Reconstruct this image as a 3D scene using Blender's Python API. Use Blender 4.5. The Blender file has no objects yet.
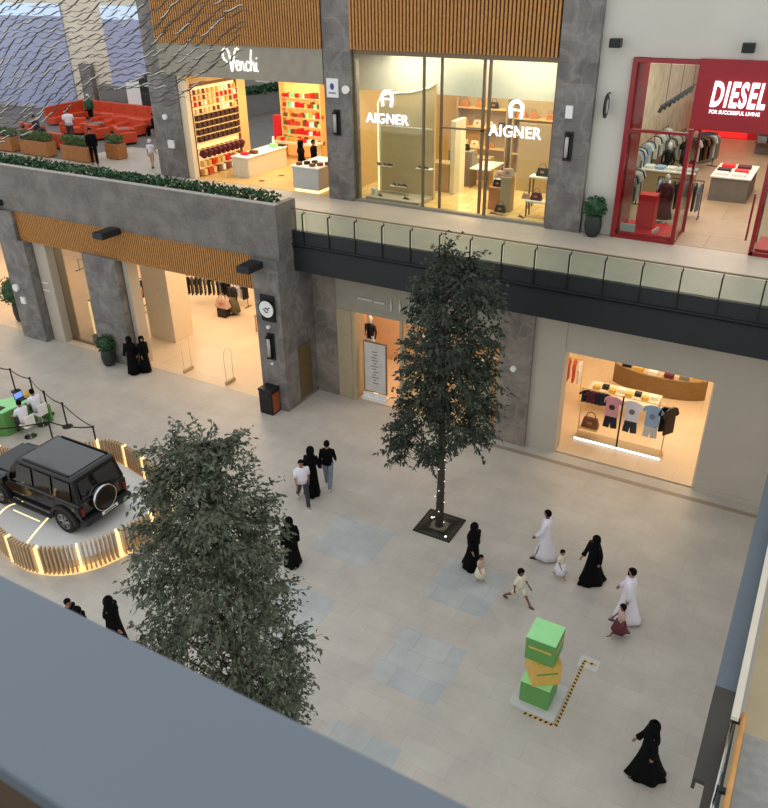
import bpy, bmesh, math, random
from mathutils import Vector, Matrix, noise
D=bpy.data; SC=bpy.context.scene; COL=SC.collection
PI=math.pi
rnd=random.Random(7)
def s2l(c):
    c=c/255.0
    return c/12.92 if c<=.04045 else ((c+.055)/1.055)**2.4
def rgb(r,g,b): return (s2l(r),s2l(g),s2l(b),1)
# ---------------------------------------------------------------- materials
def newmat(n):
    m=D.materials.new(n); m.use_nodes=True
    nt=m.node_tree; return m,nt,nt.nodes,nt.links,nt.nodes['Principled BSDF']
def ins(b,k,v):
    if k in b.inputs: b.inputs[k].default_value=v
def M(n,c,rough=.6,metal=0,var=.12,scale=6,emit=None,es=0,spec=.5,bump=0):
    m,nt,N,L,b=newmat(n)
    col=rgb(*c)
    ins(b,'Roughness',rough); ins(b,'Metallic',metal); ins(b,'Specular IOR Level',spec)
    if var>0:
        tc=N.new('ShaderNodeTexCoord'); nz=N.new('ShaderNodeTexNoise'); nz.inputs['Scale'].default_value=scale
        nz.inputs['Detail'].default_value=4
        rp=N.new('ShaderNodeValToRGB'); e=rp.color_ramp.elements
        e[0].position=.3;e[1].position=.7
        e[0].color=tuple(x*(1-var) for x in col[:3])+(1,); e[1].color=tuple(min(1,x*(1+var)) for x in col[:3])+(1,)
        L.new(tc.outputs['Object'],nz.inputs['Vector']); L.new(nz.outputs['Fac'],rp.inputs['Fac']); L.new(rp.outputs['Color'],b.inputs['Base Color'])
        if bump:
            bp=N.new('ShaderNodeBump'); bp.inputs['Strength'].default_value=bump; bp.inputs['Distance'].default_value=.02
            L.new(nz.outputs['Fac'],bp.inputs['Height']); L.new(bp.outputs['Normal'],b.inputs['Normal'])
    else: b.inputs['Base Color'].default_value=col
    if emit:
        ins(b,'Emission Color',rgb(*emit)); ins(b,'Emission Strength',es)
    return m
def stone(n,c1,c2,vein,sx=.9,sz=.6,axis='XZ',vs=2.2):
    m,nt,N,L,b=newmat(n); ins(b,'Roughness',.55)
    tc=N.new('ShaderNodeTexCoord'); sep=N.new('ShaderNodeSeparateXYZ'); cmb=N.new('ShaderNodeCombineXYZ')
    L.new(tc.outputs['Object'],sep.inputs[0])
    ad=N.new('ShaderNodeMath'); ad.operation='ADD'
    if axis=='XZ':
        L.new(sep.outputs['X'],ad.inputs[0]); L.new(sep.outputs['Y'],ad.inputs[1]); L.new(ad.outputs[0],cmb.inputs['X']); L.new(sep.outputs['Z'],cmb.inputs['Y'])
    else:
        L.new(sep.outputs['X'],cmb.inputs['X']); L.new(sep.outputs['Y'],cmb.inputs['Y'])
    br=N.new('ShaderNodeTexBrick'); br.inputs['Scale'].default_value=1
    br.inputs['Brick Width'].default_value=sx; br.inputs['Row Height'].default_value=sz; br.inputs['Mortar Size'].default_value=.006
    br.inputs['Color1'].default_value=rgb(*c1); br.inputs['Color2'].default_value=rgb(*c2); br.inputs['Mortar'].default_value=tuple(x*.55 for x in rgb(*c1)[:3])+(1,)
    L.new(cmb.outputs[0],br.inputs['Vector'])
    nz=N.new('ShaderNodeTexNoise'); nz.inputs['Scale'].default_value=vs; nz.inputs['Detail'].default_value=8; nz.inputs['Distortion'].default_value=.7
    L.new(tc.outputs['Object'],nz.inputs['Vector'])
    rp=N.new('ShaderNodeValToRGB'); e=rp.color_ramp.elements; e[0].position=.44; e[0].color=(0,0,0,1); e[1].position=.5; e[1].color=(1,1,1,1)
    e2=rp.color_ramp.elements.new(.56); e2.color=(0,0,0,1)
    L.new(nz.outputs['Fac'],rp.inputs['Fac'])
    n2=N.new('ShaderNodeTexNoise'); n2.inputs['Scale'].default_value=1.3; n2.inputs['Detail'].default_value=6
    L.new(tc.outputs['Object'],n2.inputs['Vector'])
    mx=N.new('ShaderNodeMix'); mx.data_type='RGBA'; mx.blend_type='MULTIPLY'; mx.inputs['Factor'].default_value=.75
    rp2=N.new('ShaderNodeValToRGB'); f=rp2.color_ramp.elements; f[0].position=.35; f[0].color=(.6,.6,.6,1); f[1].position=.65; f[1].color=(1.15,1.12,1.1,1)
    L.new(n2.outputs['Fac'],rp2.inputs['Fac']); L.new(br.outputs['Color'],mx.inputs['A']); L.new(rp2.outputs['Color'],mx.inputs['B'])
    m2=N.new('ShaderNodeMix'); m2.data_type='RGBA'; m2.inputs['B'].default_value=rgb(*vein)
    ml=N.new('ShaderNodeMath'); ml.operation='MULTIPLY'; ml.inputs[1].default_value=.28; L.new(rp.outputs['Color'],ml.inputs[0])
    L.new(ml.outputs[0],m2.inputs['Factor']); L.new(mx.outputs['Result'],m2.inputs['A']); L.new(m2.outputs['Result'],b.inputs['Base Color'])
    return m
def tiles(n,c1,c2,w,h,mort,rough=.45,nv=.18,warm=None,ms=.008):
    m,nt,N,L,b=newmat(n); ins(b,'Roughness',rough)
    tc=N.new('ShaderNodeTexCoord')
    br=N.new('ShaderNodeTexBrick'); br.inputs['Scale'].default_value=1; br.offset=.5
    br.inputs['Brick Width'].default_value=w; br.inputs['Row Height'].default_value=h; br.inputs['Mortar Size'].default_value=ms
    br.inputs['Color1'].default_value=rgb(*c1); br.inputs['Color2'].default_value=rgb(*c2); br.inputs['Mortar'].default_value=rgb(*mort)
    L.new(tc.outputs['Object'],br.inputs['Vector'])
    n2=N.new('ShaderNodeTexNoise'); n2.inputs['Scale'].default_value=.9; n2.inputs['Detail'].default_value=9; n2.inputs['Roughness'].default_value=.65
    L.new(tc.outputs['Object'],n2.inputs['Vector'])
    rp2=N.new('ShaderNodeValToRGB'); f=rp2.color_ramp.elements; f[0].position=.32; f[0].color=(1-nv,1-nv,1-nv*.9,1); f[1].position=.68; f[1].color=(1+nv*.5,1+nv*.48,1+nv*.42,1)
    L.new(n2.outputs['Fac'],rp2.inputs['Fac'])
    mx=N.new('ShaderNodeMix'); mx.data_type='RGBA'; mx.blend_type='MULTIPLY'; mx.inputs['Factor'].default_value=1
    L.new(br.outputs['Color'],mx.inputs['A']); L.new(rp2.outputs['Color'],mx.inputs['B']); L.new(mx.outputs['Result'],b.inputs['Base Color'])
    return m
def glassmat(n,tint=(235,242,240),refl=.12,rough=.02):
    m=D.materials.new(n); m.use_nodes=True; nt=m.node_tree; N=nt.nodes; L=nt.links; N.clear()
    o=N.new('ShaderNodeOutputMaterial'); t=N.new('ShaderNodeBsdfTransparent'); g=N.new('ShaderNodeBsdfGlossy'); x=N.new('ShaderNodeMixShader')
    t.inputs['Color'].default_value=rgb(*tint); g.inputs['Roughness'].default_value=rough
    fr=N.new('ShaderNodeFresnel'); fr.inputs['IOR'].default_value=1.45
    ad=N.new('ShaderNodeMath'); ad.operation='MULTIPLY_ADD'; ad.inputs[1].default_value=.5; ad.inputs[2].default_value=refl*.12
    L.new(fr.outputs[0],ad.inputs[0]); L.new(ad.outputs[0],x.inputs['Fac']); L.new(t.outputs[0],x.inputs[1]); L.new(g.outputs[0],x.inputs[2]); L.new(x.outputs[0],o.inputs['Surface'])
    return m
# ---------------------------------------------------------------- mesh builder
class MB:
    def __init__(s): s.v=[]; s.f=[]
    def add(s,vs,fs):
        o=len(s.v); s.v+= [tuple(v) for v in vs]; s.f+=[tuple(i+o for i in f) for f in fs]; return s
    def b(s,x0,x1,y0,y1,z0,z1):
        v=[(x0,y0,z0),(x1,y0,z0),(x1,y1,z0),(x0,y1,z0),(x0,y0,z1),(x1,y0,z1),(x1,y1,z1),(x0,y1,z1)]
        return s.add(v,[(3,2,1,0),(4,5,6,7),(0,1,5,4),(1,2,6,5),(2,3,7,6),(3,0,4,7)])
    def box(s,c,d,rz=0,rx=0,ry=0):
        m=Matrix.Rotation(rz,3,'Z')@Matrix.Rotation(ry,3,'Y')@Matrix.Rotation(rx,3,'X')
        v=[]
        for z in (-1,1):
            for x,y in ((-1,-1),(1,-1),(1,1),(-1,1)):
                v.append(Vector(c)+m@Vector((x*d[0]/2,y*d[1]/2,z*d[2]/2)))
        return s.add(v,[(3,2,1,0),(4,5,6,7),(0,1,5,4),(1,2,6,5),(2,3,7,6),(3,0,4,7)])
    def loft(s,rings,cap=True,closed=False):
        n=len(rings[0]); o=[]; vs=[p for r in rings for p in r]; fs=[]
        R=len(rings)
        for i in range(R if closed else R-1):
            a=i*n; c=((i+1)%R)*n
            for j in range(n):
                k=(j+1)%n; fs.append((a+j,a+k,c+k,c+j))
        if cap and not closed: fs.append(tuple(range(n-1,-1,-1))); fs.append(tuple((R-1)*n+j for j in range(n)))
        return s.add(vs,fs)
    def cyl(s,p0,p1,r0,r1=None,n=12):
        if r1 is None: r1=r0
        p0=Vector(p0);p1=Vector(p1);d=(p1-p0).normalized(); u=d.orthogonal().normalized(); w=d.cross(u)
        rg=[]
        for p,r in ((p0,r0),(p1,r1)):
            rg.append([p+(u*math.cos(2*PI*i/n)+w*math.sin(2*PI*i/n))*r for i in range(n)])
        return s.loft(rg)
    def tube(s,pts,r,n=8,closed=False):
        pts=[Vector(p) for p in pts]; rg=[]; up=None
        for i,p in enumerate(pts):
            a=pts[(i-1)%len(pts)] if (i>0 or closed) else p; c=pts[(i+1)%len(pts)] if (i<len(pts)-1 or closed) else p
            d=(c-a).normalized()
            if up is None: u=d.orthogonal().normalized()
            else: u=(up-d*up.dot(d)).normalized()
            up=u; w=d.cross(u); rr=r[i] if isinstance(r,(list,tuple)) else r
            rg.append([p+(u*math.cos(2*PI*k/n)+w*math.sin(2*PI*k/n))*rr for k in range(n)])
        return s.loft(rg,closed=closed)
    def lathe(s,prof,c=(0,0,0),n=20):
        c=Vector(c)
        return s.loft([[c+Vector((r*math.cos(2*PI*i/n),r*math.sin(2*PI*i/n),z)) for i in range(n)] for r,z in prof])
    def ell(s,c,r,n=12,m=8,rot=None):
        c=Vector(c); rg=[]
        for j in range(m+1):
            t=PI*j/m; t=min(max(t,.08),PI-.08)
            rg.append([Vector((r[0]*math.sin(t)*math.cos(2*PI*i/n),r[1]*math.sin(t)*math.sin(2*PI*i/n),-r[2]*math.cos(t))) for i in range(n)])
        if rot: rg=[[rot@p for p in q] for q in rg]
        return s.loft([[c+p for p in q] for q in rg])
    def prism(s,poly,z0,z1):
        return s.loft([[(x,y,z0) for x,y in poly],[(x,y,z1) for x,y in poly]])
    def prismY(s,poly,y0,y1):
        return s.loft([[(x,y1,z) for x,z in poly],[(x,y0,z) for x,z in poly]])
    def build(s,name,mat,parent=None,smooth=False,bev=0,sub=0,kind=None,label=None):
        me=D.meshes.new(name); me.from_pydata(s.v,[],s.f); me.validate(); 
        bm=bmesh.new(); bm.from_mesh(me); bmesh.ops.recalc_face_normals(bm,faces=bm.faces); bm.to_mesh(me); bm.free()
        if smooth:
            for p in me.polygons: p.use_smooth=True
        me.materials.append(mat)
        o=D.objects.new(name,me); COL.objects.link(o)
        if parent: o.parent=parent
        if bev:
            md=o.modifiers.new('b','BEVEL'); md.width=bev; md.segments=2; md.limit_method='ANGLE'
        if sub:
            md=o.modifiers.new('s','SUBSURF'); md.levels=sub; md.render_levels=sub
        if kind: o['kind']=kind
        if label: o['label']=label
        return o
def tag(o,label,cat,group=None,kind=None):
    o['label']=label; o['category']=cat
    if group: o['group']=group
    if kind: o['kind']=kind
    return o
def thing(name,label,cat,loc=(0,0,0),rz=0,group=None):
    o=D.objects.new(name,None); o.empty_display_size=.1; COL.objects.link(o); o.location=loc; o.rotation_euler=(0,0,rz)
    return tag(o,label,cat,group)
def S(name,mb,mat,**k):
    return mb.build(name,mat,kind='structure',**k)
def copytree(o,loc=None,rz=None,label=None,parent=None):
    c=o.copy(); COL.objects.link(c); c.parent=parent
    if loc is not None: c.location=loc
    if rz is not None: c.rotation_euler=(0,0,rz)
    if label: c['label']=label
    for ch in list(o.children): copytree(ch,parent=c)
    return c
def text(name,s,size,mat,loc,parent=None,ex=.02,rx=PI/2,rz=0,shear=0,sx=1,off=0,spacing=1,align='CENTER'):
    cu=D.curves.new(name,'FONT'); cu.body=s; cu.size=size; cu.extrude=ex; cu.shear=shear; cu.offset=off; cu.space_character=spacing
    cu.align_x=align; cu.align_y='CENTER'; cu.resolution_u=3
    t=D.objects.new('tmp',cu); COL.objects.link(t)
    bpy.context.view_layer.update()
    me=D.meshes.new_from_object(t.evaluated_get(bpy.context.evaluated_depsgraph_get()))
    D.objects.remove(t); me.name=name; me.materials.clear(); me.materials.append(mat)
    o=D.objects.new(name,me); COL.objects.link(o); o.location=loc; o.rotation_euler=(rx,0,rz); o.scale=(sx,1,1)
    if parent: o.parent=parent
    return o
def area(name,loc,sx,sy,e,c=(1,.78,.5),rot=(0,0,0)):
    l=D.lights.new(name,'AREA'); l.shape='RECTANGLE'; l.size=sx; l.size_y=sy; l.energy=e; l.color=c
    o=D.objects.new(name,l); COL.objects.link(o); o.location=loc; o.rotation_euler=rot; return o
# ---------------------------------------------------------------- palette
m_floor=tiles('floor_marble',(190,185,175),(184,178,168),1.2,.6,(170,164,154),.38,.13,ms=.005)
m_patch=tiles('blue_marble',(184,187,183),(172,178,177),.86,.62,(160,166,165),.35,.16)
m_floor2=tiles('gallery_stone',(190,180,165),(185,175,160),.8,.8,(170,160,146),.4,.1,ms=.005)
m_shopfl=tiles('shop_floor',(222,200,170),(216,194,164),1.2,1.2,(196,174,146),.3,.06)
m_parq=tiles('parquet',(222,186,120),(206,168,104),.9,.18,(176,138,84),.35,.1)
m_stone=stone('grey_stone',(124,120,116),(112,109,107),(168,162,156),vs=1.1)
m_stone_l=stone('brown_grey_stone',(138,128,118),(126,118,109),(172,162,150),1.1,.7,vs=1.4)
m_fasc=stone('rough_grey_stone',(122,117,111),(114,110,105),(142,136,129),1.4,.5,vs=4)
m_cream=M('cream_plaster',(184,175,160),.7,var=.04,scale=.8)
m_white=M('off_white_plaster',(200,196,186),.7,var=.04,scale=.6)
m_warm=M('warm_wall',(226,208,178),.7,var=.03)
m_grayfas=M('grey_plaster_fascia',(152,146,130),.7,var=.08,scale=3)
m_beam=M('black_steel',(40,43,45),.45,.3,var=.05)
m_bam=M('bamboo_slat',(186,132,70),.55,var=.22,scale=9)
m_bam_b=M('dark_backing',(74,48,26),.8,var=.1)
m_glass=glassmat('clear_glass')
m_glass_r=glassmat('railing_glass',(232,238,234),.2)
m_bronze=M('bronze_frame',(122,106,82),.4,.5,var=.06)
m_black=M('black_metal',(22,22,23),.4,.2,var=.05)
m_blackc=M('black_cloth',(14,13,14),.9,var=.15,scale=14,spec=.1)
m_whitec=M('white_cloth',(228,224,232),.8,var=.04,scale=14)
m_creamc=M('cream_cloth',(222,214,190),.8,var=.05)
m_red=M('red_lacquer',(138,10,22),.25,var=.03,spec=.6)
m_redb=M('bright_red',(222,26,34),.4,var=.05)
m_leaf=M('leaf_green',(52,62,48),.5,var=.35,scale=3,spec=.35)
m_leaf2=M('leaf_grey_green',(84,92,72),.5,var=.4,scale=3,spec=.4)
m_hedge=M('hedge_green',(44,82,48),.6,var=.4,scale=8)
m_bark=M('bark',(66,56,48),.9,var=.3,scale=14,bump=.5)
m_bulb=M('bulb',(255,250,235),.4,var=0,emit=(255,246,225),es=2)
m_led=M('led_warm',(255,240,200),.4,var=0,emit=(255,226,160),es=1.5)
m_ledw=M('led_white',(255,255,255),.4,var=0,emit=(240,245,255),es=1.6)
m_sign=M('lit_letters',(255,255,255),.4,var=0,emit=(240,244,255),es=1.5)
m_signw=M('lit_letters_warm',(255,255,255),.4,var=0,emit=(255,252,238),es=1.5)
m_ledge=M('blue_grey_cap',(104,114,124),.42,.1,var=.02,scale=2)
m_orange=M('orange_leather',(204,72,36),.5,var=.08)
m_wood=M('light_oak',(196,142,80),.5,var=.14,scale=5)
m_gold=M('gold_wood',(230,194,130),.5,var=.08)
m_chrome=M('chrome',(200,200,200),.15,1,var=0)
m_grey=M('mid_grey',(120,118,114),.6,var=.08)
m_lgrey=M('light_grey',(196,196,192),.6,var=.05)
m_wht=M('white_satin',(236,236,232),.4,var=.02)
m_green=M('green_panel',(92,150,78),.5,var=.04)
m_mint=M('mint_green',(158,230,156),.5,var=.03)
m_yel=M('yellow_board',(212,172,84),.5,var=.05)
m_skin=M('skin_tan',(162,116,92),.6,var=.05)
m_skin2=M('skin_brown',(112,76,58),.6,var=.05)
m_hair=M('hair_black',(17,14,12),.85,var=.2,scale=30,spec=.08)
m_brown=M('brown_leather',(120,72,40),.5,var=.15)
m_tan=M('tan_leather',(190,120,62),.5,var=.12)
m_taupe=M('taupe_panel',(182,160,126),.6,var=.05)
m_denim=M('grey_denim',(120,132,144),.8,var=.15,scale=12)
m_dkden=M('dark_denim',(48,50,60),.8,var=.15,scale=12)
m_shoe=M('black_shoe',(24,22,22),.5,var=.1)
m_shoew=M('white_shoe',(214,210,200),.5,var=.05)
m_pink=M('pink_cloth',(222,160,168),.8,var=.06)
m_maroon=M('maroon_cloth',(92,34,46),.8,var=.12)
m_blush=M('blush_cloth',(196,164,150),.8,var=.08)
m_ltblue=M('light_blue_cloth',(150,178,206),.8,var=.06)
m_navy=M('navy_cloth',(26,28,44),.8,var=.1)
m_greenc=M('green_cloth',(36,92,62),.8,var=.1)
m_khaki=M('khaki_cloth',(190,160,112),.8,var=.08)
m_carp=M('car_paint',(12,13,14),.12,.3,var=0,spec=.8)
m_carg=M('car_glass',(14,17,18),.04,0,var=0,spec=1)
m_carpl=M('car_plastic',(26,26,27),.6,var=.05)
m_tyre=M('tyre',(20,20,20),.85,var=.05)
m_tail=M('tail_lamp',(96,12,12),.2,var=0)
# ================================================================ CAMERA, WORLD
pit,roll,yaw=.5097,-.0140,.5214
Rm=Matrix.Rotation(yaw,3,'Z')@Matrix.Rotation(PI/2-pit,3,'X')@Matrix.Rotation(roll,3,'Z')
cam=D.cameras.new('camera'); co=D.objects.new('camera',cam); COL.objects.link(co)
co.matrix_world=Matrix.Translation((0,0,14.8))@Rm.to_4x4()
cam.sensor_fit='VERTICAL'; cam.sensor_height=36; cam.lens=784.09/808*36; cam.clip_start=.02; cam.clip_end=400
cam.dof.use_dof=True; cam.dof.focus_distance=24; cam.dof.aperture_fstop=12
SC.camera=co
w=D.worlds.new('world'); SC.world=w; w.use_nodes=True
w.node_tree.nodes['Background'].inputs['Color'].default_value=(.95,.975,1.0,1); w.node_tree.nodes['Background'].inputs['Strength'].default_value=1.07
SC.view_settings.view_transform='Standard'; SC.view_settings.look='None'; SC.view_settings.gamma=1; SC.view_settings.exposure=0
SC.view_settings.use_curve_mapping=False
# ================================================================ FLOORS
S('floor',MB().b(-48,12,-4,22.8,-.3,0),m_floor)
S('shop_floor',MB().b(-48,-16.1,21.1,32.2,-.3,.004),m_shopfl)
S('shop_floor',MB().b(-16.1,4,22.9,35,-.3,.004),m_shopfl)
S('floor_strip',MB().b(-8.5,3,22.1,22.3,0,.003),M('strip_stone',(152,138,120),.5,var=.05))
for i,(a,c,e,f) in enumerate([(-6.96,-5.2,11.17,13.04),(-7.1,-5.3,14.25,16.1),(-10.9,-8.95,10.95,13.0),(-10.9,-9.0,14.45,16.25),(-7.05,-5.3,7.7,9.8),(-14.7,-12.9,14.3,16.1),(-14.7,-12.9,17.6,19.4),(-10.9,-9.1,18.4,20.2),(-3.2,-1.5,17.8,19.5)]):
    if i in (5,6,7,8): continue
    S('floor_inlay',MB().b(a,c,e,f,0,.004),m_patch)
# raised gallery: slab, beam, floor
S('gallery_slab',MB().b(-16.07,4,21.95,27.2,5.3,6.46).b(-60,-16.3,22.86,27.2,5.0,6.46).b(-60,-17.21,21.16,22.86,5.0,6.46).b(-60,4,27.2,52,5.3,6.46),m_cream)
S('floor_gallery',MB().b(-16.0,4,21.86,27.1,6.46,6.5).b(-60,-16.0,21.7,27.1,6.46,6.5),m_floor2)
S('floor_terrace',MB().b(-60,-25.4,27.1,52,6.46,6.5),M('terrace_stone',(108,103,100),.6,var=.08,scale=1.5))
S('floor_terrace_pale',MB().prism([(-34.0,27.1),(-25.8,27.1),(-25.8,31.5),(-33.2,31.0)],6.5,6.503),m_floor2)
S('trim_beam',MB().b(-16.07,4,21.7,21.86,5.33,6.8),m_beam)
S('trim_beam_lip',MB().b(-16.07,4,21.64,21.70,6.3,6.34),m_beam)
# ================================================================ LEFT BUILDING FRONT (ground level)
f=MB()
f.b(-50,-16.07,20.85,21.15,5.95,7.85); f.b(-50,-29.9,20.85,21.15,4.6,5.95)
f.b(-16.3,-16.07,21.151,22.0,6.5,7.85)
S('wall_front_parapet',f,m_fasc)
S('trim_coping',MB().b(-50,-16.05,20.83,21.0,7.85,7.89),M('pale_coping',(180,176,168),.6,var=.08))
S('planter_inner_wall',MB().b(-50,-16.3,21.72,21.85,6.5,7.2),m_fasc)
S('planter_soil',MB().b(-50,-16.3,21.15,21.72,6.5,7.55),M('soil',(52,42,34),.9,var=.3))
S('column',MB().b(-31.1,-29.55,20.7,21.3,0,4.7).b(-31.1,-29.9,20.7,21.3,4.7,5.95),m_stone)
S('column',MB().b(-26.0,-24.15,20.7,21.3,0,4.75),m_stone)
S('column_corner',MB().b(-17.2,-16.07,20.7,22.85,0,5.945).b(-16.29,-16.075,21.16,21.99,5.945,6.49),m_stone)
def bamboo(name,x0,x1,y,z0,z1,w=.055,gap=.05,d=.06):
    b=MB(); x=x0
    while x<x1-w: b.b(x,x+w,y-d,y,z0,z1); x+=w+gap
    o=S(name,b,m_bam); S(name+'_backing',MB().b(x0,x1,y,y+.08,z0,z1),m_bam_b); return o
bamboo('bamboo_slat_panel',-29.9,-17.2,20.93,4.68,5.95)
S('soffit',MB().b(-50,-17.2,21.0,21.3,4.62,4.7),m_cream)
# lower shop shell
S('ceiling',MB().b(-48,-16.2,21.3,32,4.85,4.95),m_cream)
S('wall_shop_back',MB().b(-48,-16.2,32,32.2,0,4.95),m_warm)
S('wall_shop_right',MB().b(-17.2,-16.07,22.85,32.2,0,4.95),m_warm)
S('wall_portal_reveal',MB().b(-29.5,-28.75,21.1,21.9,0,4.65),m_cream)
S('wall_portal_reveal',MB().b(-24.12,-23.9,21.05,21.6,0,4.65),m_cream)
S('column_shop',MB().b(-25.75,-24.25,23.4,24.6,0,4.85),m_warm)
S('window_1',MB().b(-28.75,-26.0,21.5,21.52,.1,4.6),glassmat('tinted_glass',(240,236,226),.2))
S('window_1_frame',MB().b(-28.75,-26.0,21.46,21.56,0,.1).b(-28.75,-26.0,21.46,21.56,4.55,4.65),m_bronze)
S('wall_display_back',MB().b(-28.7,-26.0,23.2,23.3,0,4.85),M('olive_taupe',(150,136,112),.7,var=.04))
# ================================================================ LOWER RIGHT FRONT
S('wall_stone_return',MB().b(-16.07,-15.05,22.75,22.95,0,5.3),m_stone_l)
S('column_stone',MB().b(-8.5,-7.35,22.6,22.95,0,5.3),m_stone_l)
S('column_cream',MB().b(-7.35,-6.3,22.75,23.3,0,5.3),m_cream)
S('wall_right_shop_front',MB().b(-6.3,-1.7,22.78,22.95,3.85,5.3).b(-1.7,4,22.78,22.95,0,5.3),m_cream)
S('wall_right_shop_reveal',MB().b(-1.76,-1.7,22.9,23.2,0,3.85),m_warm)
S('baseboard_right',MB().b(-1.7,4,22.74,22.78,0,.12),m_cream)
S('wall_mid_shop_front',MB().b(-15.05,-8.5,22.75,22.95,3.7,5.3),m_grayfas)
S('window_2',MB().b(-12.3,-8.5,22.82,22.84,.1,3.7),m_glass)
S('window_2_frame',MB().b(-15.05,-14.42,22.72,22.95,0,3.7).b(-14.42,-14.3,22.75,23.5,0,3.7).b(-12.4,-12.3,22.78,22.9,0,3.7).b(-12.3,-8.5,22.78,22.9,0,.1),M('champagne_frame',(176,162,132),.45,.2,var=.05))
S('wall_mid_shop',MB().b(-16.07,-16.0,22.95,30,0,4.9).b(-8.2,-8.0,22.95,30,0,4.9).b(-16,-8,26.5,26.7,0,4.9),M('peach_wall',(226,190,156),.7,var=.04))
S('wall_right_shop',MB().b(-8.0,-7.9,23.3,34.9,0,4.2).b(.5,.6,22.95,34.9,0,4.2).b(-8,.6,34.9,35.1,0,4.2),m_warm)
S('ceiling_lower',MB().b(-16,-8,22.95,30,4.85,4.95).b(-8,.6,22.95,35,4.1,4.2),m_cream)
# ================================================================ UPPER FRONT
YF=27.1
S('column_upper',MB().b(-27.13,-25.5,26.9,27.5,6.5,15.5),m_stone)
S('column_upper',MB().b(-17.9,-16.7,26.9,27.5,6.5,15.5),m_stone)
S('column_upper',MB().b(-8.7,-7.42,26.85,27.4,6.5,15.5),m_stone)
S('fascia_left_shop',MB().b(-26.28,-17.92,26.86,27.3,10.85,12.1),m_grayfas)
S('trim_opening',MB().b(-25.5,-25.15,27.0,27.3,6.5,10.85),m_warm)
S('trim_fascia_bronze',MB().b(-16.7,-8.7,27.05,27.2,11.95,12.12),m_bronze)
bamboo('bamboo_slat_panel_upper',-26.28,-17.92,26.88,12.1,15.5,.06,.06,.08)
bamboo('bamboo_slat_panel_upper',-16.7,-8.7,27.0,12.12,15.5,.075,.065,.1)
S('wall_upper_front',MB().b(-7.42,-6.35,27.1,27.3,6.5,15.5).b(-6.35,4,27.1,27.3,12.22,15.5).b(-.3,4,27.1,27.3,6.5,12.22),m_white)
S('trim_sill',MB().b(-16.7,-8.7,27.0,27.2,6.5,6.6),M('sill_stone',(140,132,120),.5,var=.05))
# rooms upstairs
S('floor_chocolate_shop',MB().b(-25.4,-17.9,27.1,33.4,6.5,6.51),m_parq)
S('floor_bag_shop',MB().b(-17.6,-7.6,27.1,35,6.5,6.51),tiles('cream_tiles',(232,204,150),(218,186,128),.7,.7,(180,150,104),.3,.06,ms=.02))
S('floor_red_shop',MB().b(-7.4,4,27.1,47,6.5,6.51),tiles('concrete_tiles',(178,158,132),(168,148,122),2.2,2.2,(140,122,100),.4,.15,ms=.015))
S('wall_chocolate_shop',MB().b(-25.5,-25.32,27.3,31.3,6.5,11).b(-24.6,-17.9,33.3,33.5,6.5,11).b(-17.9,-17.7,27.3,33.5,6.5,11.1),m_gold)
S('ceiling_upper',MB().b(-25.5,-17.8,27.3,33.5,10.95,11.05).b(-17.7,-7.5,27.3,35,12,12.1).b(-7.5,4,27.3,47.2,12.3,12.4),m_cream)
S('wall_bag_shop',MB().b(-17.7,-17.6,27.3,35,6.5,12).b(-7.6,-7.5,27.3,35,6.5,12).b(-17.7,-7.5,34.8,35,6.5,12),M('tan_wall',(196,164,116),.7,var=.04))
S('bulkhead_bag_shop',MB().b(-17.6,-7.6,29.0,29.15,10.45,12),m_lgrey)
S('wall_red_shop',MB().b(-7.5,-7.4,27.3,47,6.5,12.3).b(3.9,4,27.3,47,6.5,12.3),M('loft_wall',(198,182,160),.8,var=.18,scale=2))
S('wall_red_shop_back',MB().b(-7.5,4,47,47.2,6.5,12.3),M('deep_red_wall',(196,30,34),.5,var=.05))
# terrace walls
S('wall_terrace_back',MB().b(-60,-36.5,38.1,38.4,6.5,17).b(-36.5,-27,48,48.3,6.5,17),M('pale_wall',(226,216,196),.8,var=.06,scale=.6))
S('wall_terrace_side',MB().b(-36.6,-36.4,38.1,48,6.5,17),M('side_wall_grey',(170,168,160),.8,var=.06,scale=.6))
m_pane=M('daylit_pane',(156,162,188),.5,var=.08,scale=.4,emit=(150,158,196),es=.12)
m_pane2=M('daylit_pane_top',(200,220,240),.5,var=.05,scale=.4,emit=(190,214,240),es=.4)
for n,(x0,x1,z0,z1) in enumerate([(-53,-45.0,6.6,13.0),(-41.4,-38.0,7.9,12.9)]):
    w_=S('window_%d'%(n+3),MB().b(x0,x1,38.0,38.08,z0,z1),m_pane)
    S('window_%d_head'%(n+3),MB().b(x0,x1,37.97,38.02,z1-.75,z1),m_pane2)
S('wall_low_stone',MB().b(-42.4,-36.5,37.7,38.0,6.5,8.35),m_grey)
S('wall_terrace_planter',MB().box((-33.6,44.2,7.1),(.5,9.5,1.3),rz=math.radians(-6)),m_grey)
# ================================================================ NEAR GALLERY (camera side) and RIGHT GALLERY
S('trim_near_cap',MB().b(-6,3,.197,.347,14.225,14.25),m_ledge,bev=.004)
S('wall_near_parapet',MB().b(-6,3,.25,.335,13.1,14.225),M('near_panel_brown',(84,68,50),.6,var=.1))
S('floor_near_gallery',MB().b(-6,4,-3,.4,12.5,13.1),M('near_floor_brown',(74,62,48),.7,var=.1))
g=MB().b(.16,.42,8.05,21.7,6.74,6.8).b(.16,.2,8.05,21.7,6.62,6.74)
S('trim_side_beam',g,M('sky_reflection_steel',(96,106,116),.35,.3,var=.03))  # sky reflection on the far stretch of the beam, put into its colour
S('trim_side_beam_dark',MB().b(.16,.42,6.57,8.05,6.74,6.8).b(.16,.2,6.57,8.05,6.62,6.74).b(.29,.42,4.0,6.57,6.74,6.8),M('unreflecting_steel',(62,58,52),.5,.2,var=.04))  # near stretch of the same beam, coloured darker where no sky is mirrored
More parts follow.
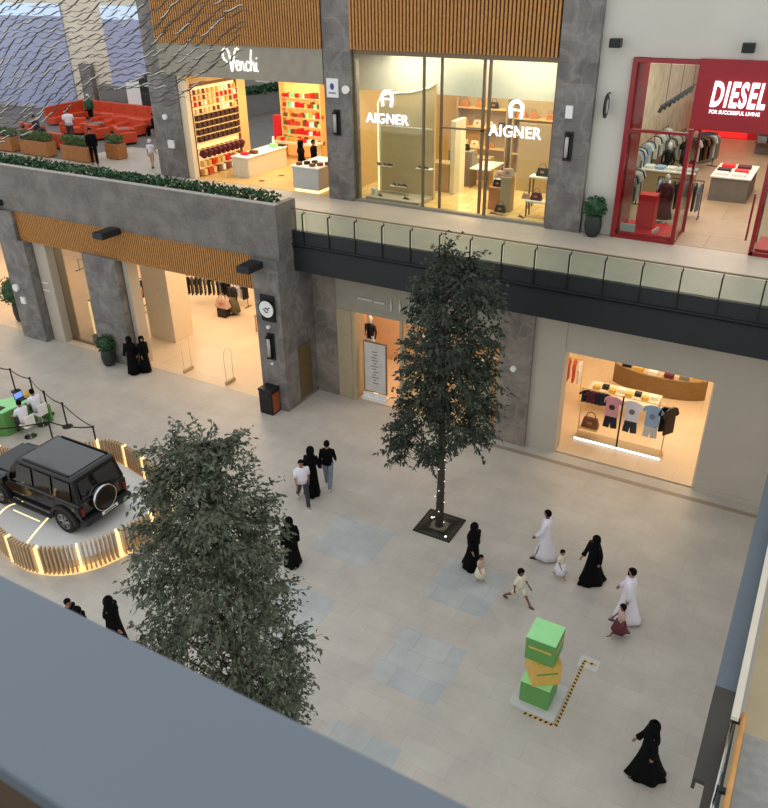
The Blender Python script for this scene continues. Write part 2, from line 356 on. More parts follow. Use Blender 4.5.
S('trim_side_joint',MB().b(.42,.47,5.2,21.7,6.3,6.84),m_beam)
S('trim_side_kerb',MB().b(.47,.56,7.9,21.7,6.4,6.6),m_cream)
S('trim_side_cap_rail',MB().b(.37,.45,6.98,21.7,7.45,7.5),M('pale_rail',(206,198,180),.5,var=.03))
S('floor_side_gallery',MB().b(.47,9,5,21.8,5.9,6.49),M('beige_walk',(178,160,126),.5,var=.08,scale=1.5))
S('floor_side_landing',MB().b(.6,9,4.5,7.75,6.49,6.5),M('grey_granite',(150,148,142),.6,var=.14,scale=9))
# ================================================================ helpers for foliage
def leafmesh(pts,L,W,rn,droop=.25):
    vs=[];fs=[]
    for p,d in pts:
        d=d.normalized(); u=d.orthogonal().normalized(); a=rn.uniform(0,2*PI); u=Matrix.Rotation(a,3,d)@u
        u=(u+Vector((0,0,0))).normalized(); l=L*rn.uniform(.7,1.25); w_=W*rn.uniform(.7,1.2)
        n=d.cross(u); dz=Vector((0,0,-droop*l))
        o=len(vs)
        vs+=[p, p+d*l*.45+u*w_+n*w_*.3, p+d*l+dz, p+d*l*.45-u*w_+n*w_*.3, p+d*l*.5+dz*.3]
        fs+=[(o,o+1,o+4),(o+1,o+2,o+4),(o+2,o+3,o+4),(o+3,o,o+4)]
    mb=MB(); mb.v=[tuple(v) for v in vs]; mb.f=fs; return mb
def rawbuild(mb,name,mat,parent=None):
    me=D.meshes.new(name); me.from_pydata(mb.v,[],mb.f); me.materials.append(mat)
    o=D.objects.new(name,me); COL.objects.link(o); o.parent=parent; return o
def bush(rn,c,r,n,L,W):
    pts=[]
    for i in range(n):
        v=Vector((rn.gauss(0,1),rn.gauss(0,1),rn.gauss(0,1))).normalized()
        p=Vector(c)+Vector((v.x*r[0],v.y*r[1],v.z*r[2]))*rn.uniform(.6,1)
        d=(v+Vector((rn.uniform(-.6,.6),rn.uniform(-.6,.6),rn.uniform(-.2,.8)))).normalized(); pts.append((p,d))
    return leafmesh(pts,L,W,rn)
# ================================================================ TREES
def tree(x,y,H,z0,blobs,seed,label,leafn,LL,mat,nspray):
    rn=random.Random(seed)
    t=thing('tree',label,'tree',(x,y,0))
    tr=[(0,0,0),(.02,0,z0*.6),(0,.03,z0*1.2),(-.03,0,H*.55),(.02,0,H*.8),(0,0,H*.95)]
    MB().tube(tr,[.13,.11,.1,.075,.045,.015],10).build('trunk',m_bark,t,True)
    br=MB(); pts=[]; tw=MB(); ax=Vector((.867,.498,0)); ay=Vector((-.498,.867,0))
    W_=[b[2]**2.1 for b in blobs]; full=[]
    for dx,z,r in blobs:
        dx=dx*.96-(.08 if H<8.8 else 0)
        m_=max(0,1.5-abs(dx)*.55)*min(1,(H-z+.4)/2.5)
        for q in (-1,-.35,.35,1): full.append((ax*dx+ay*(q*m_*rn.uniform(.6,1))+Vector((0,0,z+rn.uniform(-.25,.25))),r*rn.uniform(.75,1.0)))
    for c,r in full:
        root=Vector((0,0,max(z0*.8,c.z-.6*math.hypot(c.x,c.y)-.3)))
        br.tube([root,root.lerp(c,.45)+Vector((0,0,-.08)),root.lerp(c,.8)],[.03,.018,.008],5)
    ws=[r**1.6*(1+.5*max(0,c.z/H-.6)) for c,r in full]
    for i in range(nspray):
        c,r=rn.choices(full,ws)[0]
        v=Vector((rn.gauss(0,1),rn.gauss(0,1),rn.gauss(0,.8))).normalized()
        tip=c+v*r*(rn.uniform(.3,1.0)**.6)
        out=(tip-Vector((0,0,tip.z-.3))).normalized(); dirv=(v*.6+out*.7).normalized()
        ln=rn.uniform(.35,.65); base=tip-dirv*ln*.7
        end=base+(dirv+Vector((rn.uniform(-.4,.4),rn.uniform(-.4,.4),rn.uniform(-.8,.05)))).normalized()*ln
        tw.cyl(base,end,.007,.004,3)
        for q in range(leafn):
            f_=(q+rn.random())/leafn; p=base.lerp(end,f_)+Vector((rn.uniform(-.06,.06),rn.uniform(-.06,.06),rn.uniform(-.06,.06)))
            dd=(end-base).normalized()*.7+Vector((rn.uniform(-1,1),rn.uniform(-1,1),rn.uniform(-.8,.5)))
            pts.append((p,dd))
    br.build('branch',m_bark,t,True,kind='stuff')
    rawbuild(tw,'twig',m_bark,t)['kind']='stuff'
    rawbuild(leafmesh(pts,LL,LL*.24,rn),'foliage',mat,t)['kind']='stuff'
    return t
B1_=[(0,8.45,.32),(.75,8.3,.32),(.35,7.9,.5),(-.35,7.5,.62),(.9,7.4,.62),(-.6,6.5,.72),(.95,6.3,.75),(.2,6.7,.85),(-.5,5.4,.85),(1.0,5.2,.78),(.2,5.6,.9),(-.8,4.4,.75),(1.1,4.3,.65),(.2,4.5,.9),(-1.15,3.5,.62),(-.3,3.4,.7),(.85,3.5,.65),(-1.35,3.05,.38)]
B2_=[(0,8.5,.32),(-.1,8.0,.5),(0,7.4,.6),(-.75,7.9,.42),(.4,7.9,.42),(-.7,7.0,.65),(.45,7.0,.75),(1.0,6.7,.3),(-.95,6.0,.62),(.2,6.0,.85),(.9,5.6,.45),(-.85,5.0,.68),(.5,5.0,.75),(-1.45,4.1,.5),(-.5,4.1,.75),(.7,4.1,.75),(1.35,3.9,.38),(-1.25,3.4,.5),(-.1,3.2,.75),(.95,3.2,.55),(-.6,2.7,.5),(.6,2.4,.6),(1.0,1.9,.45),(1.25,2.5,.35)]
tree(-8.0,17.17,8.85,2.7,B1_,3,'tall slim tree with dark glossy leaves standing in the square iron grate',13,.155,m_leaf,1000)
tree(-7.75,7.75,8.7,2.2,B2_,9,'leafy tree with broad grey-green crown seen close above the grey ledge',15,.115,m_leaf2,1550)
# fairy lights on the trunk
def lights(x,y,z0,z1,lbl):
    t=thing('string_lights',lbl,'lights',(x,y,0)); w_=MB(); b=MB(); n=int((z1-z0)/.03); pts=[]
    for i in range(n):
        a=i*.75; z=z0+(z1-z0)*i/n; pts.append((math.cos(a)*.14,math.sin(a)*.14,z))
        if i%5==0: b.ell((math.cos(a)*.15,math.sin(a)*.15,z),(.016,.016,.016),6,4)
    w_.tube(pts,.005,4).build('wire',m_black,t); b.build('bulbs',m_bulb,t)['kind']='stuff'
lights(-8,17.17,.2,3.2,'string of tiny white lights wound round the slim trunk above the grate')
# tree grate
t=thing('tree_grate','square black cast-iron grate around the foot of the slim tree','grate',(-8.0,17.2,0))
b=MB()
for q in range(4):
    Rq=Matrix.Rotation(q*PI/2,3,'Z')
    for k in range(13):
        u=-.56+k*.093; a=Vector((u*.42 if abs(u)>0 else 0,.26,.012)); c=Vector((u,.57,.012))
        a=Rq@a; c=Rq@c; d=(c-a); b.box((a+c)/2,(.03,d.length,.016),rz=math.atan2(-d.x,d.y))
b.build('bars',m_black,t)
fr=MB()
for q in range(4):
    Rq=Matrix.Rotation(q*PI/2,3,'Z'); c=Rq@Vector((0,.59,.012)); fr.box(c,(1.2,.04,.02),rz=q*PI/2)
    c=Rq@Vector((.42,.42,.012)); fr.box(c,(.04,.5,.02),rz=q*PI/2-PI/4)
fr.build('frame',m_black,t)
MB().b(-.57,.57,-.57,.57,.001,.004).build('pit',M('grate_pit',(104,98,86),.9),t)
MB().lathe([(.16,.012),(.27,.012),(.27,.03),(.16,.03)],n=24).build('ring',M('ring_stone',(112,108,90),.7),t)
for p in ((-.36,.22),(.4,-.42)): MB().cyl((p[0],p[1],.02),(p[0],p[1],.035),.035,n=12).build('uplight',m_bulb,t,label='round white uplight')
# ================================================================ HEDGE
rn=random.Random(5); pts=[]
x=-46
while x<-16.45:
    for k in range(7):
        v=Vector((x+rn.uniform(-.05,.05),21.12+rn.random()*.62,7.55+rn.random()**.6*.5))
        pts.append((v,Vector((rn.uniform(-1,1),rn.uniform(-1.1,.8),rn.uniform(-.2,1)))))
    x+=.028
h=rawbuild(leafmesh(pts,.17,.06,rn),'hedge',m_hedge); tag(h,'long low green hedge growing behind the grey stone parapet','hedge')
pts=[]
for i in range(2200):
    v=Vector((rn.uniform(-.35,.35),rn.uniform(-4.6,4.6),rn.uniform(0,.35))); v=Matrix.Rotation(math.radians(-6),3,'Z')@v+Vector((-33.6,44.2,7.7))
    pts.append((v,Vector((rn.uniform(-1,1),rn.uniform(-1,1),rn.uniform(0,1)))))
h=rawbuild(leafmesh(pts,.3,.1,rn),'hedge',m_hedge); tag(h,'distant dark green hedge on the grey wall seen through the chocolate shop','hedge')
# ================================================================ POTTED PLANTS
def pot(loc,label,r=.3,hp=.75,rb=.36,n=420,seed=1):
    rn=random.Random(seed); t=thing('potted_plant',label,'plant',loc)
    MB().lathe([(r*.55,0),(r*.85,.1),(r,hp*.5),(r*.92,hp*.85),(r*.82,hp),(r*.72,hp),(r*.72,hp-.06),(0.01,hp-.06)],n=22).build('pot',M('dark_green_pot',(42,48,46),.5,var=.05),t,True)
    MB().ell((0,0,hp+rb*.7),(rb*.82,rb*.82,rb*.85),12,8).build('inner_bush',m_hedge,t)
    rawbuild(bush(rn,(0,0,hp+rb*.72),(rb,rb,rb),n,.11,.04),'foliage',m_hedge,t); return t
pot((-25.25,20.4,0),'round clipped bush in dark pot in front of the second stone column')
pot((-6.93,26.75,6.5),'round clipped bush in dark pot on the gallery beside the red shop',seed=2)
pot((-32.7,21.9,0),'tall leafy plant in dark pot half hidden behind the leftmost stone column',.34,1.0,.75,900,3)
# ================================================================ RAILING (upper gallery)
r=thing('glass_railing','long glass railing with slim dark posts along the upper gallery edge','railing',(-16,21.78,6.2))
x0=-16; sp=1.045; xs=[.42+sp*i for i in range(17)]
edges=[.0]+[x+.0 for x in xs]+[18.2]
for i in range(len(edges)-1):
    MB().b(edges[i]+.015,edges[i+1]-.015,-.006,.006,.0,1.3).build('glass_panel',m_glass_r,r)
for x in xs:
    MB().b(x-.02,x+.02,-.12,-.09,0.0,1.22).b(x-.02,x+.02,-.12,.03,1.2,1.24).cyl((x,.03,1.22),(x,.03,1.3),.018,n=8).build('post',m_black,r)
MB().b(-.05,18.2,-.03,.03,1.33,1.37).build('handrail',m_bronze,r)
MB().b(-.05,18.2,-.13,-.1,.02,.05).build('bottom_rail',m_black,r)
# side gallery glass + handrail
r=thing('glass_railing','glass balustrade with metal clamps on the side gallery at the right edge','railing',(.5,8,6.5))
for i in range(9): MB().b(-.068,-.056,i*1.5+.02,i*1.5+1.48,.31,.95).build('glass_panel',m_glass_r,r)
for i in range(3): MB().b(-.098,-.082,-3.3+i*.87,-3.3+i*.87+.84,.25,.75).build('glass_panel',m_glass_r,r)
for y in (0,-1.0,-2.0): MB().box((-.05,y-.75,.68),(.12,.06,.05)).cyl((-.09,y-.75,.1),(-.09,y-.75,.7),.018,n=8).build('clamp',m_black,r)
MB().tube([(-.09,-.6,.72),(-.1,-1.8,.4),(-.1,-3.6,.35)],.022,8).build('base_rail',m_chrome,r,True)
h=MB().tube([(.5,7.15,7.42),(.5,6,7.4),(.49,3.4,7.36)],.03,10).build('handrail',m_wood,None,True); tag(h,'round light wooden handrail beside the glass at the right edge','handrail')
# ================================================================ TWIN BLADE LIGHTS, SCONCES, SIGNS
def sconce(loc,label,h=.95,g='wall sconces on the stone columns'):
    t=thing('wall_sconce',label,'lamp',loc)
    MB().b(-.14,.14,-.08,0,-h/2,h/2).build('backplate',m_black,t,bev=.01)
    MB().cyl((-.02,-.17,-h*.36),(-.02,-.17,h*.36),.06,n=14).build('lamp_tube',M('tube_glass',(186,182,176),.2,var=.02),t,True)
    MB().b(-.1,.06,-.24,-.08,-h*.42,-h*.36).b(-.1,.06,-.24,-.08,h*.36,h*.42).build('bracket',m_black,t)
    return t
sconce((-17.35,26.9,9.5),'black wall sconce with glass tube on the column left of the bag shop')
sconce((-8.1,26.85,9.4),'black wall sconce with glass tube on the column between bag shop and white wall')
sconce((-16.6,20.7,2.65),'black wall sconce with glass tube on the corner column above the litter bin',1.05)
def blade(x,z,w_,lab):
    t=thing('wall_floodlight',lab,'lamp',(x,20.85,z))
    MB().b(-w_/2,w_/2,-.95,0,-.12,.12).build('housing',m_beam,t,bev=.02)
    MB().b(-w_/2+.06,w_/2-.06,-.9,-.35,.12,.13).build('lens',m_black,t); return t
blade(-16.95,5.75,.55,'dark flat lamp box jutting from the parapet beside the corner column')
blade(-23.9,5.95,.55,'dark flat lamp box jutting from the parapet over the second column')
blade(-30.7,6.25,.55,'dark flat lamp box at the left end of the parapet')
def cubelamp(x,z,lab):
    t=thing('wall_spotlight',lab,'lamp',(x,27.1,z))
    MB().b(-.17,.17,-.5,-.18,-.13,.13).build('housing',m_black,t,bev=.01); MB().b(-.08,.08,-.18,0,-.06,.06).build('arm',m_black,t); MB().b(-.13,.13,-.46,-.24,-.14,-.13).build('lens',m_lgrey,t)
cubelamp(-6.9,12.62,'small black spotlight box on the white wall near the stone column')
cubelamp(-3.05,12.6,'small black spotlight box above the red shop sign')
t=thing('blade_sign','small black oval blade sign on the white wall left of the red shop','sign',(-6.97,27.1,10.75))
MB().loft([[( -.03,-.32+.26*math.cos(a),.36*math.sin(a)) for a in [2*PI*i/24 for i in range(24)]],[(.03,-.32+.26*math.cos(a),.36*math.sin(a)) for a in [2*PI*i/24 for i in range(24)]]]).build('disc',m_black,t)
MB().b(-.02,.02,-.35,0,.36,.4).build('bracket',m_black,t)
MB().b(.031,.036,-.4,-.22,-.2,.2).build('emblem',m_lgrey,t)
# round sign on corner column
t=thing('round_sign','round white sign with small dark printed mark on the corner column','sign',(-16.6,20.7,4.15))
MB().b(-.3,.3,-.08,0,-.5,.5).build('bracket_plate',m_black,t,bev=.02)
MB().cyl((0,-.08,0),(0,-.14,0),.36,n=32).build('rim',m_black,t); MB().cyl((0,-.14,0),(0,-.155,0),.31,n=32).build('face',m_wht,t)
mk=MB()
for q,(u,v_,a_) in enumerate([(-.1,-.03,.5),(-.02,.04,-.6),(.06,.0,.5),(.12,.06,-.5),(-.04,-.09,.9),(.03,-.1,-.3)]): mk.box((u,-.158,v_),(.11,.006,.04),ry=a_)
mk.build('printed_mark',M('dark_print',(60,58,64),.6),t)
t=tag(MB().cyl((-16.65,20.69,3.42),(-16.65,20.6,3.42),.07,n=14).build('alarm_sounder',m_wht),'small white round alarm under the round sign','alarm')
t=tag(MB().cyl((-16.62,20.7,1.95),(-16.62,20.62,1.95),.05,n=12).build('camera_dome',m_wht),'small white dome just below the lower sconce','camera')
def dev(name,x,y,z,w_,h_,lab,cat,round_=False,mat=None):
    mb=MB(); 
    if round_: mb.cyl((x,y,z),(x,y-.12,z),w_/2,n=18)
    else: mb.b(x-w_/2,x+w_/2,y-.1,y,z-h_/2,z+h_/2)
    return tag(mb.build(name,mat or m_wht,bev=.01),lab,cat)
dev('wall_speaker',-16.9,26.9,10.72,.3,.3,'white round wall speaker on the column left of the bag shop','speaker',True)
dev('wall_speaker',-8.17,26.85,10.5,.24,.4,'white oblong wall speaker above the sconce by the white wall','speaker')
dev('wall_camera',-30.72,20.7,2.45,.34,.34,'white round camera on the leftmost lower column','camera',True)
dev('wall_notice',-30.42,20.7,1.9,.3,.3,'small white notice under the camera on the leftmost lower column','notice')
dev('wall_camera',-26.35,26.9,9.1,.24,.24,'white dome camera on the column left of the chocolate shop','camera',True)
dev('wall_notice',-26.2,26.9,7.95,.34,.34,'white notice on the column left of the chocolate shop','notice')
dev('wall_alarm',-7.93,22.6,2.95,.2,.2,'small white round alarm on the stone pillar behind the slim tree','alarm',True)
t=thing('shop_plaque','white square plaque with blue emblem left of the upper sconce','sign',(-17.5,26.9,10.75))
MB().b(-.26,.26,-.07,0,-.34,.34).build('plate',m_wht,t,bev=.01); MB().ell((0,-.08,.06),(.09,.02,.12),12,8).build('emblem',M('blue_print',(60,74,140),.5),t); MB().b(-.16,.16,-.078,-.07,-.2,-.15).build('caption',M('grey_print',(120,124,150),.5),t)
# litter bin
t=thing('litter_bin','black litter bin with orange-brown side at the foot of the corner column','bin',(-16.72,20.42,0))
MB().b(-.3,.3,-.26,.26,0,.95).build('body',m_black,t,bev=.03); MB().b(-.32,.32,-.28,.28,.95,1.05).build('lid',m_black,t,bev=.03)
MB().b(.3,.315,-.2,.2,.1,.88).build('side_panel',M('rust_panel',(150,72,36),.5),t); MB().b(-.18,.18,-.275,-.26,.7,.85).build('slot',m_beam,t)
t=tag(MB().b(-16.07,-16.04,21.55,22.35,.15,2.35).build('service_door',M('brushed_brass',(128,112,78),.4,.6,var=.1)),'brass-coloured service door in the side of the corner column','door')
# ================================================================ SHOP SIGNS
t=thing('shop_sign','glowing white script sign of the chocolate shop on the grey fascia','sign',(-21.8,26.86,11.47))
def stroke(pts,r=.04):
    P=[]; V=[Vector((p[0],-.04,p[1])) for p in pts]
    for i in range(len(V)-1):
        a=V[max(i-1,0)];b_=V[i];c=V[i+1];d=V[min(i+2,len(V)-1)]
        for k in range(5):
            s=k/5; P.append(.5*((2*b_)+(-a+c)*s+(2*a-5*b_+4*c-d)*s*s+(-a+3*b_-3*c+d)*s**3))
    P.append(V[-1]); return MB().tube(P,r,6)
L_={'V':[[(-.68,.02),(-.86,.12),(-.88,.42),(-.66,.5),(-.56,.3),(-.52,-.1),(-.48,-.32),(-.38,0),(-.22,.48),(-.06,.5)]],
'e':[[(-.28,-.14),(-.14,-.08),(-.1,.04),(-.2,.06),(-.26,-.1),(-.2,-.28),(-.06,-.24)]],
'n':[[(-.04,.04),(-.03,-.28)],[(-.03,-.14),(.06,.04),(.13,-.02),(.12,-.22),(.2,-.28)]],
'c':[[(.42,.02),(.32,.06),(.25,-.1),(.3,-.28),(.44,-.22)]],
'h':[[(.56,.5),(.5,.1),(.48,-.28)],[(.49,-.12),(.58,.04),(.65,-.02),(.63,-.22),(.7,-.28)]],
'i':[[(.78,.04),(.76,-.22),(.84,-.28)],[(.8,.18),(.81,.22)]]}
for k,v in L_.items():
    m_=MB()
    for s_ in v: q=stroke(s_,.026 if k!='V' else .034); m_.add(q.v,q.f)
    m_.build('letter',m_signw,t,True)
def hshoe(parent,x,z,s,mat):
    P=[(x+s*.42*math.cos(a),-.02,z+s*.1+s*.42*math.sin(a)) for a in [PI*i/12 for i in range(13)]]
    P=[(x+s*.34,-.02,z-s*.5)]+P+[(x-s*.34,-.02,z-s*.5)]
    MB().tube(P,s*.12,6).b(x-s*.4,x+s*.4,-.03,.0,z-s*.06,z+s*.06).build('emblem',mat,parent,True)
t=thing('shop_sign','glowing white bag shop name and emblem on the left window','sign',(-15.2,27.02,9.85))
text('lettering','AIGNER',.5,m_sign,(0,-.03,-.1),t,.02,off=.005,sx=.98,spacing=1.06); hshoe(t,0,.62,.52,m_sign)
t=thing('shop_sign','glowing white bag shop name and emblem on the right window','sign',(-10.1,27.02,9.75))
text('lettering','AIGNER',.54,m_sign,(0,-.03,-.08),t,.02,off=.007,sx=.96,spacing=1.06); hshoe(t,0,.66,.54,m_sign)
t=thing('shop_sign','red shop fascia panel with big white slanted letters','sign',(-2.3,27.0,11.25))
MB().b(-2.05,3.0,-.05,.15,-1.02,1.0).build('panel',M('deep_red_panel',(150,10,24),.35,var=.03),t)
text('lettering','DIESEL',.98,m_sign,(-.8,-.1,.0),t,.03,shear=.12,sx=.47,off=.03,spacing=1.16)
text('small_lettering','FOR SUCCESSFUL LIVING',.15,m_sign,(-.82,-.1,-.47),t,.01,sx=.86,off=.002)
# ================================================================ BAG SHOP WINDOW
def frame(n,parts,mat): 
    m_=MB()
    for p in parts: m_.b(*p)
    return S(n,m_,mat)
frame('window_5_frame',[(-16.7,-16.6,27.05,27.15,6.6,11.95),(-13.75,-13.67,27.05,27.15,6.6,11.95),(-13.25,-13.17,27.5,27.6,6.5,11.95),(-11.6,-11.5,27.5,27.6,6.5,11.95),(-11.2,-11.1,27.05,27.15,6.6,11.95),(-8.8,-8.7,27.05,27.15,6.6,11.95),(-13.2,-11.5,27.5,27.58,9.5,9.56)],m_bronze)
for i,(a,c) in enumerate([(-16.6,-13.75),(-11.1,-8.8)]): S('window_%d'%(5+i),MB().b(a,c,27.09,27.11,6.6,11.95),m_glass)
S('window_7',MB().add([(-13.7,27.1,6.6),(-13.2,27.55,6.6),(-13.2,27.55,11.95),(-13.7,27.1,11.95),(-13.68,27.08,6.6),(-13.18,27.53,6.6),(-13.18,27.53,11.95),(-13.68,27.08,11.95)],[(0,1,2,3),(7,6,5,4),(0,4,5,1),(3,2,6,7),(0,3,7,4),(1,5,6,2)]),m_glass)
S('door_1',MB().b(-13.2,-12.4,27.53,27.55,6.5,9.5).b(-13.2,-11.5,27.53,27.55,9.56,11.95),m_glass)
t=thing('display_backdrop','taupe curved display wall with glowing edge in the left bag window','display',(-15.2,28.6,6.5))
P=[(-1.25,0),(-1.25,3.55),(-1.1,3.85),(-.4,4.0),(.2,4.05),(1.0,4.25),(1.25,4.4),(1.25,0)]
MB().prismY(P,-.1,.05).build('panel',M('honey_taupe',(204,176,130),.6,var=.04),t); MB().tube([(x,-.12,z) for x,z in P[:-1]],.035,6).build('light_edge',m_led,t)
MB().b(-1.2,1.2,-1.3,-.1,0.02,.16).build('base',m_cream,t); MB().tube([(-1.1,-.2,.2),(-1.1,-.2,2.75),(1.2,-.2,2.75)],.02,6).build('rail',m_wht,t)
# ================================================================ SHOP GOODS
def handbag(loc,s,mat,label,group,rz=0):
    t=thing('handbag',label,'handbag',loc,rz,group)
    MB().loft([[(x*s,y*s,z*s) for x,y in ((-a,-d),(a,-d),(a,d),(-a,d))] for z,a,d in ((0,.19,.075),(.04,.2,.08),(.22,.16,.045),(.25,.15,.03))]).build('body',mat,t,bev=.008)
    MB().tube([(s*.11*math.cos(a)*1,0,s*(.24+.15*math.sin(a))) for a in [PI*i/8 for i in range(9)]],s*.012,6).build('handle',m_brown,t)
    MB().b(-.06*s,.06*s,-.085*s,-.07*s,.1*s,.17*s).build('flap',m_tan,t); return t
def shoe(loc,mat,label,group,rz=0):
    t=thing('shoe',label,'shoe',loc,rz,group)
    MB().loft([[(x,y,z0) for y in ()] or [(x,-w_,0.01),(x,w_,0.01),(x,w_*.8,h_),(x,-w_*.8,h_)] for x,w_,h_,z0 in ((-.14,.03,.09,0),(-.05,.035,.1,0),(.05,.042,.06,0),(.12,.035,.04,0),(.15,.015,.025,0))]).build('upper',mat,t,True,sub=1)
    MB().b(-.15,.15,-.04,.04,0,.012).build('sole',m_black,t); return t
def plinth(loc,sx,sy,h,mat,label,rz=0,cat='display block',name='display_plinth'):
    o=MB().b(-sx/2,sx/2,-sy/2,sy/2,0,h).build(name,mat,bev=.012); o.location=loc; o.rotation_euler=(0,0,rz); return tag(o,label,cat)
def table(loc,sx,sy,h,mat,label,top=None,legs=True,name='display_table',rz=0):
    t=thing(name,label,'table',loc,rz)
    MB().b(-sx/2,sx/2,-sy/2,sy/2,h-.06,h).build('tabletop',top or mat,t,bev=.01)
    if legs:
        for x in (-1,1):
            for y in (-1,1): MB().b(x*(sx/2-.05)-.025,x*(sx/2-.05)+.025,y*(sy/2-.05)-.025,y*(sy/2-.05)+.025,0,h-.06).build('leg',mat,t)
    else: MB().b(-sx/2+.05,sx/2-.05,-sy/2+.05,sy/2-.05,0,h-.06).build('cabinet_base',mat,t)
    return t
# ---- bag shop, left window
F=6.51
sh=lambda x,y,z,w_,lab: tag(MB().b(x-w_/2,x+w_/2,y-.14,y+.14,z-.02,z).build('display_shelf',m_wht),lab,'shelf')
sh(-16.0,28.2,7.75+.0,.75,'small floating shelf with shoes at the left in the left bag window')
sh(-15.35,28.2,7.0,.75,'low floating shelf with shoes in the middle of the left bag window')
sh(-14.2,28.2,7.8,.7,'floating shelf with shoes at the right of the left bag window')
S1='shoes in the bag shop windows'
for x,y,z,m_ in ((-16.25,28.2,7.75,m_brown),(-15.98,28.2,7.75,m_brown),(-15.75,28.2,7.75,m_black),(-15.55,28.2,7.0,m_black),(-15.3,28.2,7.0,m_brown),(-15.08,28.2,7.0,m_maroon),(-14.4,28.2,7.8,m_brown),(-14.15,28.2,7.8,m_black),(-15.9,27.6,6.68,m_brown),(-14.7,27.6,6.68,m_brown)):
    shoe((x,y,z),m_,'small dark leather shoe on display in the left bag shop window',S1,rnd.uniform(-.6,.3))
plinth((-16.25,27.75,6.66),.2,.2,.25,m_wht,'little white block on the left window floor beside the shoes')
# ---- bag shop interior
plinth((-14.35,30.2,F),.9,.7,1.15,m_taupe,'taupe display block just inside the bag shop entrance')
plinth((-14.0,31.4,F),1.1,.6,1.45,m_grey,'taller dark grey block behind the entrance block of the bag shop')
plinth((-13.7,32.7,F),1.0,.6,.95,m_taupe,'taupe block further back in the bag shop')
table((-13.0,31.7,F),.9,1.6,.85,m_bronze,'narrow table with bronze legs in the middle of the bag shop',m_wht)
plinth((-11.2,28.5,F),.55,.5,.85,m_tan,'orange-tan display block in the right bag window')
plinth((-10.75,28.35,F),.42,.4,1.3,m_taupe,'tall slim taupe plinth in the right bag window')
plinth((-11.25,29.2,F),.7,.4,1.0,m_wht,'white display block behind the orange-tan one')
table((-9.6,29.2,F),1.1,.5,1.25,m_bronze,'high bronze-framed display stand at the right of the right bag window',m_wht)
table((-9.4,28.1,F),.9,.45,.62,m_bronze,'low bronze-framed stand in the right bag window',m_wht)
B1='handbags displayed in the bag shop'
for x,y,z,m_,s_,l_ in ((-11.2,28.5,F+.85,m_black,1.0,'black handbag on the orange-tan block'),(-11.4,29.2,F+1.0,m_blush,1.1,'pink handbag at the left on the white block'),(-11.0,29.2,F+1.0,m_blush,1.0,'pink handbag at the right on the white block'),(-10.75,28.35,F+1.3,m_blush,1.2,'pink handbag on top of the tall plinth'),(-9.7,29.2,F+1.25,m_black,1.2,'black handbag on the high bronze stand'),(-9.5,28.1,F+.62,m_maroon,1.1,'dark red handbag on the low bronze stand'),(-10.75,27.75,6.6,m_black,1.1,'black handbag standing on the floor before the tall plinth'),(-13.9,31.4,F+1.45,m_black,1.0,'black handbag on the tall dark block'),(-9.9,28.1,F+.62,m_blush,.8,'small blush handbag at the left on the low bronze stand')):
    handbag((x,y,z),s_,m_,l_,B1)
shoe((-10.9,27.45,6.6),m_tan,'tan shoe on the floor at the left of the right bag window',S1,.3); shoe((-9.8,27.45,6.6),m_brown,'brown shoe on the floor at the right of the right bag window',S1,-.4)
# wall shelving at the back and right of the bag shop
def shelfwall(x0,x1,y,zs,mat,lab,goods,rnx,dep=.45,grp='bags on the bag shop shelves'):
    t=thing('wall_shelving',lab,'shelves',((x0+x1)/2,y,F)); w_=(x1-x0)/2
    MB().b(-w_,w_,0,.05,0,zs[-1]+.7).build('back_panel',mat,t)
    for z in zs: MB().b(-w_,w_,-dep,0,z-.04,z).build('shelf',m_gold,t)
    for x in (-w_,w_): MB().b(x-.03,x+.03,-dep,0.0,0,zs[-1]+.7).build('side_panel',mat,t)
    for zi,z in enumerate(zs):
        x=x0+.3
        while x<x1-.25:
            m_=rnx.choice(goods); handbag((x,y-dep/2,F+z),rnx.uniform(.9,1.3),m_,'bag standing on the shelving inside the bag shop',grp); x+=rnx.uniform(.5,.8)
rn=random.Random(4)
shelfwall(-12.9,-10.9,34.6,[.9,1.7,2.4],m_taupe,'taupe wall shelving with bags at the back of the bag shop',[m_black,m_brown,m_tan,m_navy],rn)
shelfwall(-15.6,-13.2,34.6,[1.0,1.9,2.7],m_taupe,'wall shelving at the back left of the bag shop',[m_black,m_brown,m_tan,m_creamc],rn)
shelfwall(-10.6,-7.8,34.6,[.9,1.7,2.5],m_taupe,'wall shelving at the back right of the bag shop',[m_black,m_brown,m_tan,m_maroon],rn)
tag(MB().b(-11.6,-10.2,31.5,31.58,F,F+2.7).build('partition_panel',m_taupe),'taupe partition panel standing in the right half of the bag shop','panel')
tag(MB().b(-13.75,-13.55,29.6,30.6,F,F+2.9).build('partition_panel',m_creamc),'narrow glowing cream partition beside the entrance of the bag shop','panel')
handbag((-9.9,32.2,F+1.1),1.6,m_maroon,'large dark red bag behind the right bag shop sign',B1); plinth((-9.9,32.2,F),.8,.6,1.1,m_tan,'tan block under the large dark red bag')
